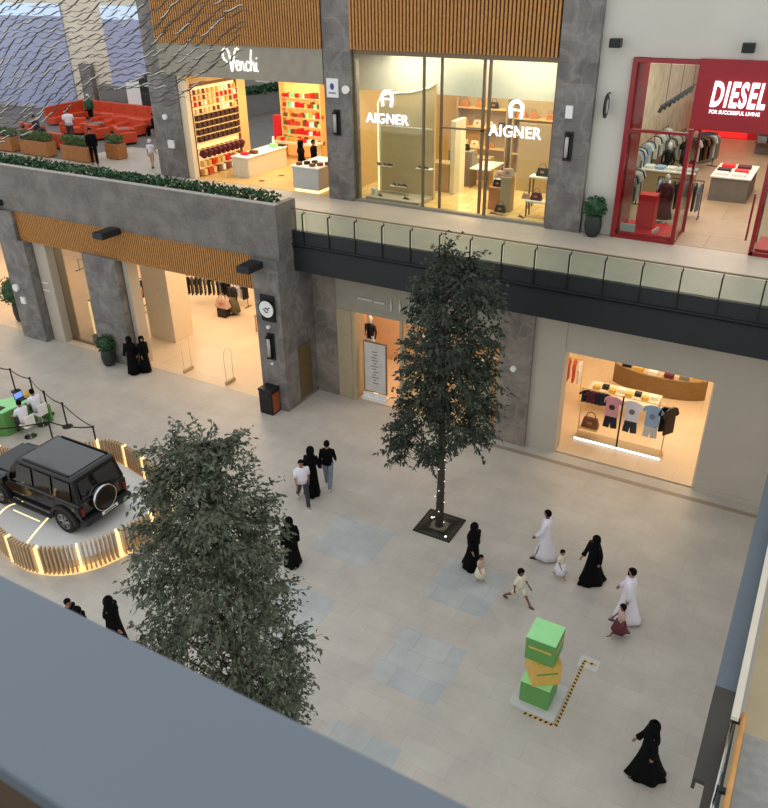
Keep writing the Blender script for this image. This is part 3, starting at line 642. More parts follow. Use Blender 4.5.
# ---- chocolate shop
t=thing('product_wall','tall honey-lit product wall with rows of jars and dark boxes at the left of the chocolate shop','shelves',(-25.3,28.9,F))
MB().b(0,.05,-1.55,1.5,.3,3.8).build('back_panel',M('glow_panel',(255,224,170),.5,var=0,emit=(255,206,140),es=.8),t)
MB().b(0,.16,-1.6,1.55,3.8,3.9).b(0,.16,-1.62,-1.55,0,3.8).b(0,.16,1.5,1.57,0,3.8).build('frame',m_brown,t)
for z in [1.2,1.5,1.8,2.1,2.4,2.7,3.0,3.25,3.5]: MB().b(.02,.28,-1.55,1.5,z-.03,z-.01).build('shelf',m_gold,t)
cols=[m_yel,m_wht,m_orange,m_gold,m_brown,m_redb]
rn=random.Random(11)
m_choc=M('chocolate_box',(66,38,30),.5,var=.1)
for zi,z in enumerate([2.7,3.0,3.25,3.5]):
    for k in range(10):
        o=MB().cyl((-25.14,27.55+k*.3,F+z-.01),(-25.14,27.55+k*.3,F+z+.17),.07,n=8).build('jar',rn.choice(cols)); tag(o,'small jar of sweets on the upper shelves of the honey-lit wall','jar','jars on the product wall')
for zi,z in enumerate([1.5,1.8,2.1,2.4]):
    for k in range(9):
        o=MB().b(-25.25,-25.05,27.5+k*.32,27.5+k*.32+.22,F+z-.01,F+z+.2).build('box',m_choc); tag(o,'dark chocolate box on the middle shelves of the honey-lit wall','box','dark boxes on the product wall')
for k in range(9):
    o=MB().box((-25.05,27.62+k*.33,F+1.0),(.3,.2,.34),ry=.5).build('sweet_bin',m_maroon); tag(o,'dark slanted sweet bin in the row under the boxes','bin','sweet bins on the product wall')
for zi,z in enumerate([.05,.4]):
    for k in range(9):
        o=MB().b(-25.25,-25.0,27.5+k*.32,27.5+k*.32+.2,F+z,F+z+.26).build('gift_box',rn.choice(cols)); tag(o,'bright gift box at the foot of the honey-lit wall','box','gift boxes on the product wall')
t=thing('product_wall','bright open shelving crowded with red and orange packets at the back right of the chocolate shop','shelves',(-23.3,33.0,F))
MB().b(-1.1,1.2,.1,.15,0,3.5).build('back_panel',M('glow_panel_orange',(255,196,120),.5,var=0,emit=(255,170,90),es=.7),t)
for z in [.7,1.1,1.5,1.9,2.35,2.8]: MB().b(-1.1,1.2,-.25,.1,z-.04,z).build('shelf',m_gold,t)
for x in (-1.1,1.2): MB().b(x-.03,x+.03,-.25,.15,0,3.5).build('side_panel',m_gold,t)
MB().b(-1.2,1.3,-.9,-.25,.75,.85).b(-1.1,-1.0,-.9,-.3,0,.75).b(1.1,1.2,-.9,-.3,0,.75).build('counter_ledge',m_creamc,t)
for z in [.7,1.1,1.5,1.9,2.35,2.8]:
    x=-24.3
    while x<-22.2:
        w_=rn.uniform(.1,.2); h_=rn.uniform(.14,.28)
        o=MB().b(x,x+w_,32.8,32.98,F+z,F+z+h_).build('packet',rn.choice([m_redb,m_orange,m_wht,m_brown,m_yel,m_mint,m_redb])); tag(o,'small colourful packet on the bright back shelving of the chocolate shop','packet','packets on the back shelving'); x+=w_+.04
x=-24.4
while x<-22.1:
    o=MB().b(x,x+.16,32.2,32.5,F+.85,F+1.0).build('gift_box',rn.choice([m_wht,m_yel,m_redb,m_orange])); tag(o,'small box on the ledge below the bright back shelving','box','boxes on the back ledge'); x+=.26
plinth((-24.75,33.0,F),.45,.4,1.9,m_redb,'red cabinet at the left end of the bright back shelving',cat='cabinet',name='cabinet')
t=table((-23.45,29.6,F),1.0,3.0,.9,m_creamc,'long cream tasting table in the middle of the chocolate shop',m_wht,False)
for x,y,m_,h_,l_ in ((-23.5,28.6,m_redb,.12,'red box on the near end of the tasting table'),(-23.3,29.0,m_brown,.14,'brown box on the tasting table'),(-23.6,30.9,m_wht,.42,'tall white bottle on the far end of the tasting table'),(-23.3,30.5,m_mint,.18,'pale green box on the tasting table'),(-23.2,30.95,m_black,.06,'small black tray on the far end of the tasting table')):
    o=(MB().cyl((x,y,F+.9),(x,y,F+.9+h_),.09,.05,12) if h_>.4 else MB().b(x-.17,x+.17,y-.12,y+.12,F+.9,F+.9+h_)).build('box' if h_<.4 else 'bottle',m_,bev=.005); tag(o,l_,'box' if h_<.4 else 'bottle')
t=thing('serving_counter','white serving counter at the right side of the chocolate shop','counter',(-19.35,28.2,F))
MB().b(-.55,.75,-1.0,1.0,.12,1.0).build('body',m_lgrey,t,bev=.02); MB().b(-.5,.7,-.96,.96,.0,.12).build('plinth_light',m_led,t); MB().b(-.6,.8,-1.05,1.05,1.0,1.05).build('worktop',m_wht,t)
for k in range(6):
    o=MB().box((-19.7+.22*k,27.45+.25*(k%3),F+1.11),(.18,.2,.12)).build('tray',rn.choice([m_black,m_brown,m_grey])); tag(o,'small dark tray of sweets on the white serving counter','tray','trays on the serving counter')
tag(MB().cyl((-22.2,28.0,F),(-22.2,28.0,F+.012),.14,n=14).build('floor_sticker',m_brown),'round dark floor sticker nearest the chocolate shop doorway','sticker')
for x,y,l_ in ((-22.0,29.2,'round dark floor sticker in the middle of the chocolate shop'),(-21.4,30.0,'round dark floor sticker furthest inside the chocolate shop')): tag(MB().cyl((x,y,F),(x,y,F+.012),.14,n=14).build('floor_sticker',m_brown),l_,'sticker')
tag(MB().b(-21.4,-20.8,27.15,27.3,10.75,10.84).build('door_camera',m_wht),'small white sensor under the grey fascia of the chocolate shop','sensor')
# ---- garments
def hang(name,loc,mat,w_=.5,h_=.75,rz=0,label='',grp=None,cat='garment',dep=.07):
    t=thing(name,label,cat,loc,rz,grp)
    P=[(-.1*w_*2,0),(-w_*.5,-.06),(-w_*.72,-.3*h_),(-w_*.52,-.38*h_),(-w_*.42,-.22*h_),(-w_*.45,-h_),(w_*.45,-h_),(w_*.42,-.22*h_),(w_*.52,-.38*h_),(w_*.72,-.3*h_),(w_*.5,-.06),(.1*w_*2,0)]
    MB().prismY(P,-dep/2,dep/2).build('cloth',mat,t,bev=.015); MB().tube([(0,0,-.02),(0,0,.06),(.03,0,.09),(.0,0,.11)],.008,5).build('hanger',m_chrome,t); return t
def rack(loc,L,h,label,mat=None,rz=0):
    t=thing('clothes_rack',label,'rack',loc,rz); m_=mat or m_black
    MB().cyl((-L/2,0,h),(L/2,0,h),.018,n=8).build('rail',m_,t)
    for x in (-L/2,L/2):
        MB().cyl((x,0,0),(x,0,h),.018,n=8).build('upright',m_,t); MB().b(x-.02,x+.02,-.25,.25,0,.03).build('foot',m_,t)
    return t
def fillrack(loc,L,h,rz,mats,grp,lab,n,hh=.9):
    c,s=math.cos(rz),math.sin(rz)
    for i in range(n):
        u=-L/2+.1+(L-.2)*i/max(1,n-1); hang('garment',(loc[0]+u*c,loc[1]+u*s,loc[2]+h-.1),rn.choice(mats),.42,hh,rz+PI/2+rn.uniform(-.15,.15),lab,grp)
def mannequin(loc,label,top,bottom,rz=0,s=1,skirt=False,bag=None):
    t=thing('mannequin',label,'mannequin',loc,rz); 
    MB().lathe([(.01,1.42),(.05,1.44),(.055,1.5),(.09,1.6),(.08,1.7),(.03,1.76),(.01,1.77)],n=12).build('head',m_wht,t,True)
    MB().loft([[(a*math.cos(q)*s,d*math.sin(q)*s,z) for q in [2*PI*i/14 for i in range(14)]] for z,a,d in ((.85,.18,.12),(1.05,.15,.11),(1.3,.2,.13),(1.42,.17,.1),(1.46,.06,.05))]).build('top',top,t,True)
    if skirt: MB().loft([[(a*(1+.06*math.cos(5*q))*math.cos(q),a*.8*(1+.06*math.cos(5*q))*math.sin(q),z) for q in [2*PI*i/20 for i in range(20)]] for z,a in ((.2,.34),(.6,.26),(.95,.17))]).build('skirt',bottom,t,True)
    for x in (-1,1):
        if not skirt: MB().tube([(x*.09,0,.95),(x*.1,0,.5),(x*.1,.02,.1)],[.1,.08,.06],10).build('trouser_leg',bottom,t,True)
        MB().tube([(x*.19,0,1.38),(x*.25,.0,1.1),(x*.24,-.06,.85)],[.055,.045,.03],8).build('sleeve',top,t,True)
    MB().cyl((0,0,0),(0,0,.03),.22,n=20).build('base',m_chrome,t)
    if bag: handbag((loc[0]+bag[0],loc[1]+bag[1],loc[2]+.35),1.6,m_blush,'pink bag beside the mannequin in the olive skirt','mannequin bag')
    return t
# ---- lower left shop
mannequin((-28.2,25.3,0),'mannequin in a tan coat beyond the first inner doorway of the lower left shop',m_tan,m_black)
rack((-27.7,26.2,0),2.2,1.5,'black clothes rack behind the mannequin in the tan coat',rz=.2); fillrack((-27.7,26.2,0),2.2,1.5,.2,[m_black,m_navy,m_grey],'dark clothes on the first rack','dark garment hanging on the rack behind the mannequin in the tan coat',10)
rack((-26.2,27.8,0),1.9,1.5,'black rack of dark clothes right of the thick cream column',rz=.5); fillrack((-26.2,27.8,0),1.9,1.5,.5,[m_black,m_black,m_navy],'dark clothes beside the cream column','black garment hanging right of the thick cream column',9)
rack((-24.9,28.4,0),1.7,1.4,'black rack of black and white clothes in the lower left shop',rz=0); fillrack((-24.9,28.4,0),1.7,1.4,0,[m_black,m_whitec,m_grey,m_black],'black and white clothes','black or white garment on the middle rack of the lower left shop',8)
mannequin((-24.0,27.3,0),'mannequin in dark top and long olive skirt in the lower left shop',m_black,M('olive_cloth',(96,88,66),.8,var=.1),skirt=True)
handbag((-24.35,26.9,.45),1.9,m_blush,'large pink bag in front of the mannequin with the olive skirt',None,0); plinth((-24.35,26.9,0),.5,.4,.45,m_black,'low black block under the large pink bag')
o=table((-21.5,26.7,0),.7,1.2,.85,m_wood,'small wooden display table at the right side of the lower left shop',m_wood)
o=MB().b(-21.8,-21.2,27.3,27.4,.0,1.9).build('wall_mirror',m_wood); tag(o,'upright wooden panel behind the small wooden table','panel')
def gate(x,lab):
    t=thing('security_gate',lab,'security gate',(x,21.55,0))
    MB().b(-.05,.05,-.28,.28,0,.14).build('base',m_taupe,t,bev=.01)
    MB().tube([(0,-.22,.14),(0,-.24,1.35),(0,-.1,1.55),(0,.1,1.55),(0,.24,1.35),(0,.22,.14)],.012,6).build('hoop',M('clear_acrylic',(222,214,200),.2,var=0),t,True)
gate(-21.85,'clear security gate nearer the cream column'); gate(-19.6,'clear security gate nearer the corner column')
t=thing('light_box','tall glowing poster stand behind the tinted window','light box',(-27.35,21.9,0))
MB().b(-.32,.32,-.05,.05,.35,2.0).build('frame',m_bronze,t); MB().b(-.3,-.16,-.07,-.05,.4,1.95).build('lit_strip',m_led,t); MB().b(-.3,-.25,-.2,.2,0,.36).b(.25,.3,-.2,.2,0,.36).build('foot',m_black,t); MB().b(-.14,.28,-.06,-.05,.42,1.93).build('poster',M('dark_poster',(86,70,56),.5,var=.3,scale=6),t)
mannequin((-27.0,22.3,0),'black and white dressed mannequin beside the glowing poster stand',m_whitec,m_black,.4)
rack((-28.2,22.6,3.0),1.0,.5,'short rail with a dark jacket high in the tinted window'); hang('jacket',(-28.0,22.6,4.3),m_black,.8,.5,0,'dark jacket hung high in the tinted window')
for k,x in enumerate((-29.2,-29.2)): tag(MB().b(x-.25,x+.1,21.08,21.1,2.4+k*.35,2.46+k*.35).build('wall_lettering',m_wht),('upper' if k else 'lower')+' short white line of lettering on the cream reveal','lettering')
# ---- mid shop
t=thing('poster_stand','tall pale poster stand in the doorway of the shop behind the slim tree','sign stand',(-13.65,23.15,0))
MB().b(-.5,.5,-.03,.03,.3,2.45).build('frame',m_bronze,t); MB().b(-.46,.46,-.04,-.03,.34,2.4).build('poster',M('pale_poster',(206,200,196),.4,var=.1,scale=3),t)
mk=MB()
for k in range(12): mk.b(-.12+.05*math.sin(k*2),.1+.06*math.cos(k*3),-.045,-.04,.7+k*.12,.74+k*.12)
mk.build('print',m_grey,t); MB().b(-.5,.5,-.2,.2,.0,.12).b(-.5,.5,-.12,-.06,.12,.28).build('base',m_wht,t)
mannequin((-14.35,24.0,1.3),'mannequin in a black and white outfit behind the pale poster stand',m_black,m_whitec); plinth((-14.35,24.0,0),.6,.6,1.3,m_creamc,'cream block lifting the black and white mannequin')
tag(MB().tube([(-12.7,23.4,0),(-12.7,23.4,2.5),(-12.2,23.4,3.0),(-11.6,23.4,3.0),(-11.6,23.4,0)],.05,8).build('door_frame_arch',m_wht,None,True),'angular white metal arch half hidden behind the slim tree','arch')
tag(MB().b(-13.9,-13.7,23.4,23.5,.1,2.1).build('light_strip',m_led),'upright glowing light strip at the left of the pale poster stand','light')
t=thing('shop_sign','faint pale sign with small shapes above the middle shop doorway','sign',(-13.2,22.74,4.35))
MB().b(-.9,-.3,-.02,0,-.1,-.04).b(-.2,.2,-.02,0,-.12,-.06).build('lettering',m_lgrey,t); 
for x in (.5,.85,1.2): MB().loft([[(x+r_*math.cos(q),-.03+.02*math.sin(q),z) for q in [2*PI*i/10 for i in range(10)]] for z,r_ in ((-.3,.03),(-.1,.05),(.05,.02),(.2,.02))]).build('bottle_shape',m_lgrey,t)
t=thing('flower_display','yellow flowers in a pale vase on a tall stand behind the slim tree','flowers',(-9.2,23.5,0))
MB().b(-.25,.25,-.25,.25,0,2.6).build('stand',m_creamc,t); MB().lathe([(.1,2.6),(.16,2.75),(.08,2.95)],n=14).build('vase',m_wht,t)
bb=bush(random.Random(8),(0,0,3.15),(.3,.3,.3),160,.12,.05); rawbuild(bb,'petals',M('yellow_petal',(226,190,60),.6,var=.2),t)
for k,(x,h_) in enumerate(((-11.6,1.2),(-10.5,1.6),(-9.9,1.1))): hang('garment',(x,24.2,h_+1.1),[m_blush,m_creamc,m_whitec][k],.5,.8,0,['blush','cream','white'][k]+' garment hanging in the middle shop behind the slim tree')
# ---- lower right shop : T-shirt rack
RX=-4.48; RY=24.2
t=thing('clothes_rack','gold display rack with lit base carrying T-shirts in the lower right shop','rack',(RX,RY,0))
MB().cyl((-1.45,0,1.95),(1.45,0,1.95),.022,n=8).build('rail',m_gold,t)
for x in (-1.45,1.45): MB().cyl((x,0,.12),(x,0,1.95),.022,n=8).build('upright',m_gold,t)
MB().cyl((.0,-.25,0),(.0,-.25,2.1),.03,n=8).build('centre_post',m_black,t)
MB().b(-1.5,1.5,-.25,.25,.04,.12).build('base',m_taupe,t); MB().b(-1.5,1.5,-.28,-.25,.03,.1).build('light_strip',m_ledw,t)
MB().b(-1.4,-.75,-.2,.2,.45,.49).build('shelf',m_gold,t)
def tee(x,mat,lab,pm):
    q=hang('t_shirt',(RX+x,RY,1.88),mat,.52,.78,0,lab,cat='T-shirt'); MB().cyl((0,-.04,-.4),(0,-.06,-.4),.1,n=14).build('printed_emblem',pm,q); return q
for k,(x,m_) in enumerate(((-1.3,m_navy),(-1.12,m_maroon),(-.95,m_maroon),(-.8,m_navy),(-.68,m_navy))): hang('t_shirt',(RX+x,RY,1.9),m_,.4,.45,.5,['navy folded top at the left end of the gold rack','dark red top second from the left on the gold rack','dark red top third from the left on the gold rack','navy top fourth from the left on the gold rack','navy top beside the pink T-shirt'][k])
tee(-.38,m_pink,'pink T-shirt with round dark print on the gold rack',m_maroon); tee(.3,m_whitec,'white T-shirt with round grey print on the gold rack',m_grey); tee(.98,m_ltblue,'light blue T-shirt with round print on the gold rack',m_denim)
for x,m_,l_ in ((-.38,m_navy,'dark shorts under the pink T-shirt'),(.3,m_dkden,'dark denim shorts under the white T-shirt'),(.98,m_lgrey,'pale grey shorts under the light blue T-shirt')):
    o=MB().prismY([(-.2,0),(.2,0),(.24,-.4),(.03,-.42),(0,-.15),(-.03,-.42),(-.24,-.4)],-.05,.05).build('shorts',m_,bev=.01); o.location=(RX+x,RY,1.08); tag(o,l_,'shorts')
hang('trousers',(RX+1.35,RY+.1,1.9),m_black,.35,.95,.7,'black trousers at the right end of the gold rack'); hang('jacket',(RX+1.55,RY,1.95),m_black,.5,1.0,1.0,'black jacket hung beyond the right end of the gold rack')
handbag((RX-1.05,RY,.5),1.5,m_brown,'brown bag on the little shelf at the left of the gold rack',None)
t=thing('curved_counter','long curved wooden display counter at the back of the lower right shop','counter',(-4.2,28.5,0))
A=[PI*1.15+ (PI*.7)*i/20 for i in range(21)]; P=[(2.0*math.cos(a),2.0*math.sin(a)*.5+1.0) for a in A]; P2=[(1.6*math.cos(a),1.6*math.sin(a)*.5+1.0) for a in A]
MB().prism(P+P2[::-1],0,.8).build('body',M('olive_wood',(132,104,66),.5,var=.1),t); MB().prism(P+P2[::-1],.8,.86).build('top',m_taupe,t)
for k in range(6): a=A[3+3*k]; tag(MB().box((-4.2+1.8*math.cos(a),28.5+1.0+1.8*math.sin(a)*.5,.94),(.35,.25,.16)).build('folded_clothes',[m_black,m_yel,m_wht,m_maroon,m_grey,m_yel][k]),['black','yellow','white','dark red','grey','mustard'][k]+' folded clothes in the row along the curved counter','folded clothes')
table((-5.0,26.6,0),2.6,1.1,.8,m_gold,'light wooden table of yellow goods behind the gold rack',m_creamc)
for k in range(8): tag(MB().box((-6.0+.3*k,26.5+.2*(k%2),.88),(.24,.2,.14)).build('gift_box',[m_yel,m_black,m_yel,m_wht][k%4]),'small box among the yellow goods behind the gold rack','box','boxes on the light wooden table')
tag(MB().b(-7.9,-7.82,25.4,27.4,.8,3.4).build('picture_panel',M('orange_poster',(206,128,80),.5,var=.35,scale=1.6)),'orange and cream picture panel on the left wall of the lower right shop','picture')
rack((-7.25,26.9,0),1.1,1.7,'small rack with red and white clothes at the left of the lower right shop',m_gold); fillrack((-7.25,26.9,0),1.1,1.7,0,[m_redb,m_whitec,m_orange],'red and white clothes','red or white garment on the small rack at the left of the lower right shop',5)
# ---- red shop
S('window_8_frame',MB().b(-6.35,-6.2,26.95,27.25,6.5,12.08).b(-6.35,-4.36,26.96,27.25,12.08,12.2).b(-6.2,-4.35,26.98,27.12,10.0,10.09).b(-6.2,-4.35,26.96,27.12,6.5,6.6).b(-4.35,-4.22,26.97,27.2,6.5,10.2).b(-6.3,-6.15,27.26,28.6,6.5,12.2),m_red)
S('window_8',MB().b(-6.15,-4.35,27.05,27.07,6.62,12.05),m_glass)
S('window_9',MB().b(-4.27,-4.25,27.2,28.7,6.6,10.2),m_glass)
S('window_9_frame',MB().b(-4.3,-4.22,28.6,28.75,6.5,10.25).b(-4.3,-4.22,27.1,28.7,6.5,6.6).b(-4.05,-3.98,27.2,27.26,6.9,8.4),m_red)
S('window_10_frame',MB().b(-1.9,-1.78,26.98,27.2,6.5,10.3).b(-1.85,-.3,26.98,27.1,6.5,6.62).b(-.42,-.3,26.95,27.2,6.5,12.2).b(-1.9,-1.82,28.5,28.65,6.5,10.25).b(-2.1,-2.04,27.2,27.26,6.9,8.4),m_red)
S('window_10',MB().b(-1.8,-.42,27.05,27.07,6.62,10.3),m_glass)
def base(x0,x1,lab): tag(MB().b(x0,x1,27.2,28.7,6.51,6.68).build('window_platform',m_redb),lab,'platform')
base(-6.1,-4.35,'bright red platform on the floor of the left red-framed window'); base(-1.75,-.42,'bright red platform on the floor of the right red-framed window')
plinth((-5.45,28.1,6.68),.6,.5,1.15,m_redb,'bright red display block in the left red-framed window')
tag(MB().b(-6.1,-5.6,27.2,27.25,6.68,6.95).build('price_card',m_lgrey),'pale card in the lower left corner of the red-framed window','card')
tag(MB().box((-4.95,27.45,6.76),(.06,.3,.16),rz=-.5,rx=.4).build('white_shoe',m_wht),'small white item lying on the left red platform','shoe')
mannequin((-5.15,29.3,F),'mannequin in a dark red patterned coat behind the left red-framed window',m_maroon,m_maroon,0,1.15,True)
rack((-4.9,30.6,F),1.6,1.35,'black clothes rack with jeans behind the mannequin in the dark red coat'); fillrack((-4.9,30.6,F),1.6,1.35,0,[m_denim,m_ltblue,m_black,m_wht],'jeans on the rack','denim or dark garment on the rack behind the dark red coat',10,1.0)
rack((-6.6,30.6,F),1.8,1.5,'clothes rack against the left wall of the red shop',rz=PI/2); fillrack((-6.6,30.6,F),1.8,1.5,PI/2,[m_denim,m_black,m_lgrey],'clothes by the left wall','garment on the rack by the left wall of the red shop',9,1.0)
table((-5.9,33.4,F),2.2,.9,1.05,m_taupe,'taupe display counter with folded jeans in the left half of the red shop',m_wht,False)
for k in range(5): tag(MB().b(-6.8+.42*k,-6.45+.42*k,33.1,33.6,F+1.05,F+1.15).build('folded_clothes',[m_wht,m_ltblue,m_wht,m_lgrey,m_denim][k]),['white','light blue','bright white','pale grey','denim blue'][k]+' folded clothes on the taupe counter in the red shop','folded clothes')
mannequin((-6.3,35.2,F),'mannequin in black behind the taupe counter of the red shop',m_black,m_black); mannequin((-5.6,35.6,F),'second mannequin in dark jacket behind the taupe counter, right of the one in black',m_navy,m_black)
t=table((-3.55,34.7,F),1.5,2.6,.95,m_grey,'grey display table with white top in the middle of the red shop',m_wht,False)
for k,(x,y,m_) in enumerate(((-3.95,33.8,m_wht),(-3.3,33.8,m_wht),(-3.95,34.5,m_black),(-3.3,34.5,m_redb),(-3.9,35.3,m_redb),(-3.3,35.3,m_maroon))): tag(MB().b(x-.25,x+.25,y-.2,y+.2,F+.95,F+1.05).build('folded_clothes',m_),['white folded clothes at the near left of the grey table','white folded clothes at the near right of the grey table','black folded clothes on the grey table','red folded clothes at the right of the grey table','red folded clothes at the far left of the grey table','dark red folded clothes at the far right of the grey table'][k],'folded clothes')
for j,(x,y,rz) in enumerate(((-5.6,38.5,1.2),(-6.7,38.8,1.5),(-2.0,38.0,1.6),(-1.5,33.0,1.6))):
    l_=['long rack of clothes left of the aisle in the red shop','far rack of grey clothes near the red back wall','rack of dark clothes right of the aisle in the red shop','near rack of clothes at the right of the red shop'][j]
    rack((x,y,F),2.6,1.5,l_,m_red if j>1 else m_black,rz); fillrack((x,y,F),2.6,1.5,rz,[m_grey,m_black,m_brown,m_lgrey] if j<2 else [m_black,m_wht,m_denim,m_redb],'garments on the '+l_,'garment on the '+l_,12,.95)
for j,yy in enumerate((33.6,36.9)):
    l_=['red-railed rack by the left wall, nearer the red-framed window','red-railed rack by the left wall, further into the red shop'][j]
    rack((-7.05,yy,F),2.6,1.9,l_,m_red,PI/2); fillrack((-7.05,yy,F),2.6,1.9,PI/2,[m_wht,m_ltblue,m_lgrey,m_black],'garments on the '+l_,'garment on the '+l_,11,.9)
t=thing('curved_rack','dark curved bench of stacked clothes at the far left of the red shop','rack',(-5.9,41.6,F))
MB().prism([(.7*math.cos(a),1.7*math.sin(a)) for a in [2*PI*i/24 for i in range(24)]],0,.7).build('body',m_grey,t); MB().prism([(.5*math.cos(a),1.4*math.sin(a)) for a in [2*PI*i/24 for i in range(24)]],.7,.95).build('stack',m_dkden,t)
t=thing('track_lights','black ceiling track with small spotlights behind the upper left red-framed pane','lamp',(-5.6,31,10.6))
MB().b(-.02,.02,-2.5,3.5,0,.05).build('track',m_black,t)
for k in range(8): MB().cyl((0,-2.2+k*.75,-.02),(-.08,-2.3+k*.75,-.22),.06,n=8).build('spot',m_black,t)
for k in range(3): MB().cyl((0,-1.8+k*2.4,.05),(0,-1.8+k*2.4,1.7),.01,n=5).build('wire',m_black,t)
t=thing('wall_shelving','black wall shelving crowded with clothes at the back right of the red shop','shelves',(-2.2,43.5,F))
MB().b(-1.6,1.6,0,.1,0,3).build('back_panel',m_grey,t)
for z in (.6,1.2,1.8,2.4): MB().b(-1.6,1.6,-.5,0,z-.04,z).build('shelf',m_red,t)
for z in (.6,1.2,1.8,2.4):
    for k in range(6): tag(MB().b(-3.7+.5*k,-3.3+.5*k,43.05,43.4,F+z,F+z+.3).build('folded_clothes',rn.choice([m_black,m_grey,m_wht,m_denim])),'pile of folded clothes on the far right wall shelving of the red shop','folded clothes','piles on the red shop wall shelving')
tag(MB().b(-7.2,-4.6,46.9,47,6.55,8.2).build('lit_panel',M('lit_red_panel',(235,40,40),.4,var=0,emit=(255,40,40),es=.7)),'glowing red panel on the far wall of the red shop','panel')
# ================================================================ INTERIOR FILL LIGHTS (unseen, added to light the shops)
def room(loc,sx,sy,e,c): area('shop_fill_light',loc,sx,sy,e,c)
WARM=(1,.80,.55)
room((-21.6,30,10.85),5,4,430,(1,.86,.62))
room((-12.6,30.8,11.9),7,5,900,(1,.80,.50)); room((-15.2,27.9,11.8),2.4,.8,120,(1,.84,.6)); room((-10,27.9,11.8),2.4,.8,110,(1,.80,.5)); room((-27.4,22.4,4.75),2.4,1.2,22,(1,.85,.65))  # small bay lights added to brighten the bag windows and the tinted window
room((-4,32,12.2),5,8,560,(1,.86,.7)); room((-3.5,41,12.2),5,8,380,(1,.84,.7))
room((-21,26.3,4.8),7,7,460,(1,.75,.50)); room((-28.2,27.5,4.8),4,6,330,(1,.80,.58)); room((-38,26,4.8),10,6,560,(1,.70,.45))
room((-12.2,24.9,4.8),5,2.6,190,(1,.72,.48)); room((-3.8,26.8,4.05),6,6,330,(1,.75,.48)); room((-4,32.2,4.05),5,3,120,(1,.75,.48))
# ================================================================ PEOPLE
def skinbody(J,rad,edges,roots,mat,parent):
    me=D.meshes.new('body'); me.from_pydata([tuple(v) for v in J],edges,[])
    o=D.objects.new('tmpbody',me); COL.objects.link(o)
    md=o.modifiers.new('s','SKIN'); md.use_smooth_shade=True
    if not me.skin_vertices: 
        bm=bmesh.new(); bm.from_mesh(me); bm.verts.layers.skin.verify(); bm.to_mesh(me); bm.free()
    sv=me.skin_vertices[0].data
    for i,r_ in enumerate(rad): sv[i].radius=(r_,r_) if not isinstance(r_,tuple) else r_; sv[i].use_root=(i in roots)
    o.modifiers.new('u','SUBSURF').levels=1
    dg=bpy.context.evaluated_depsgraph_get(); dg.update()
    m2=D.meshes.new_from_object(o.evaluated_get(dg)); D.objects.remove(o)
    m2.materials.clear(); m2.materials.append(mat)
    for p in m2.polygons: p.use_smooth=True
    b=D.objects.new('body',m2); COL.objects.link(b); b.parent=parent; return b
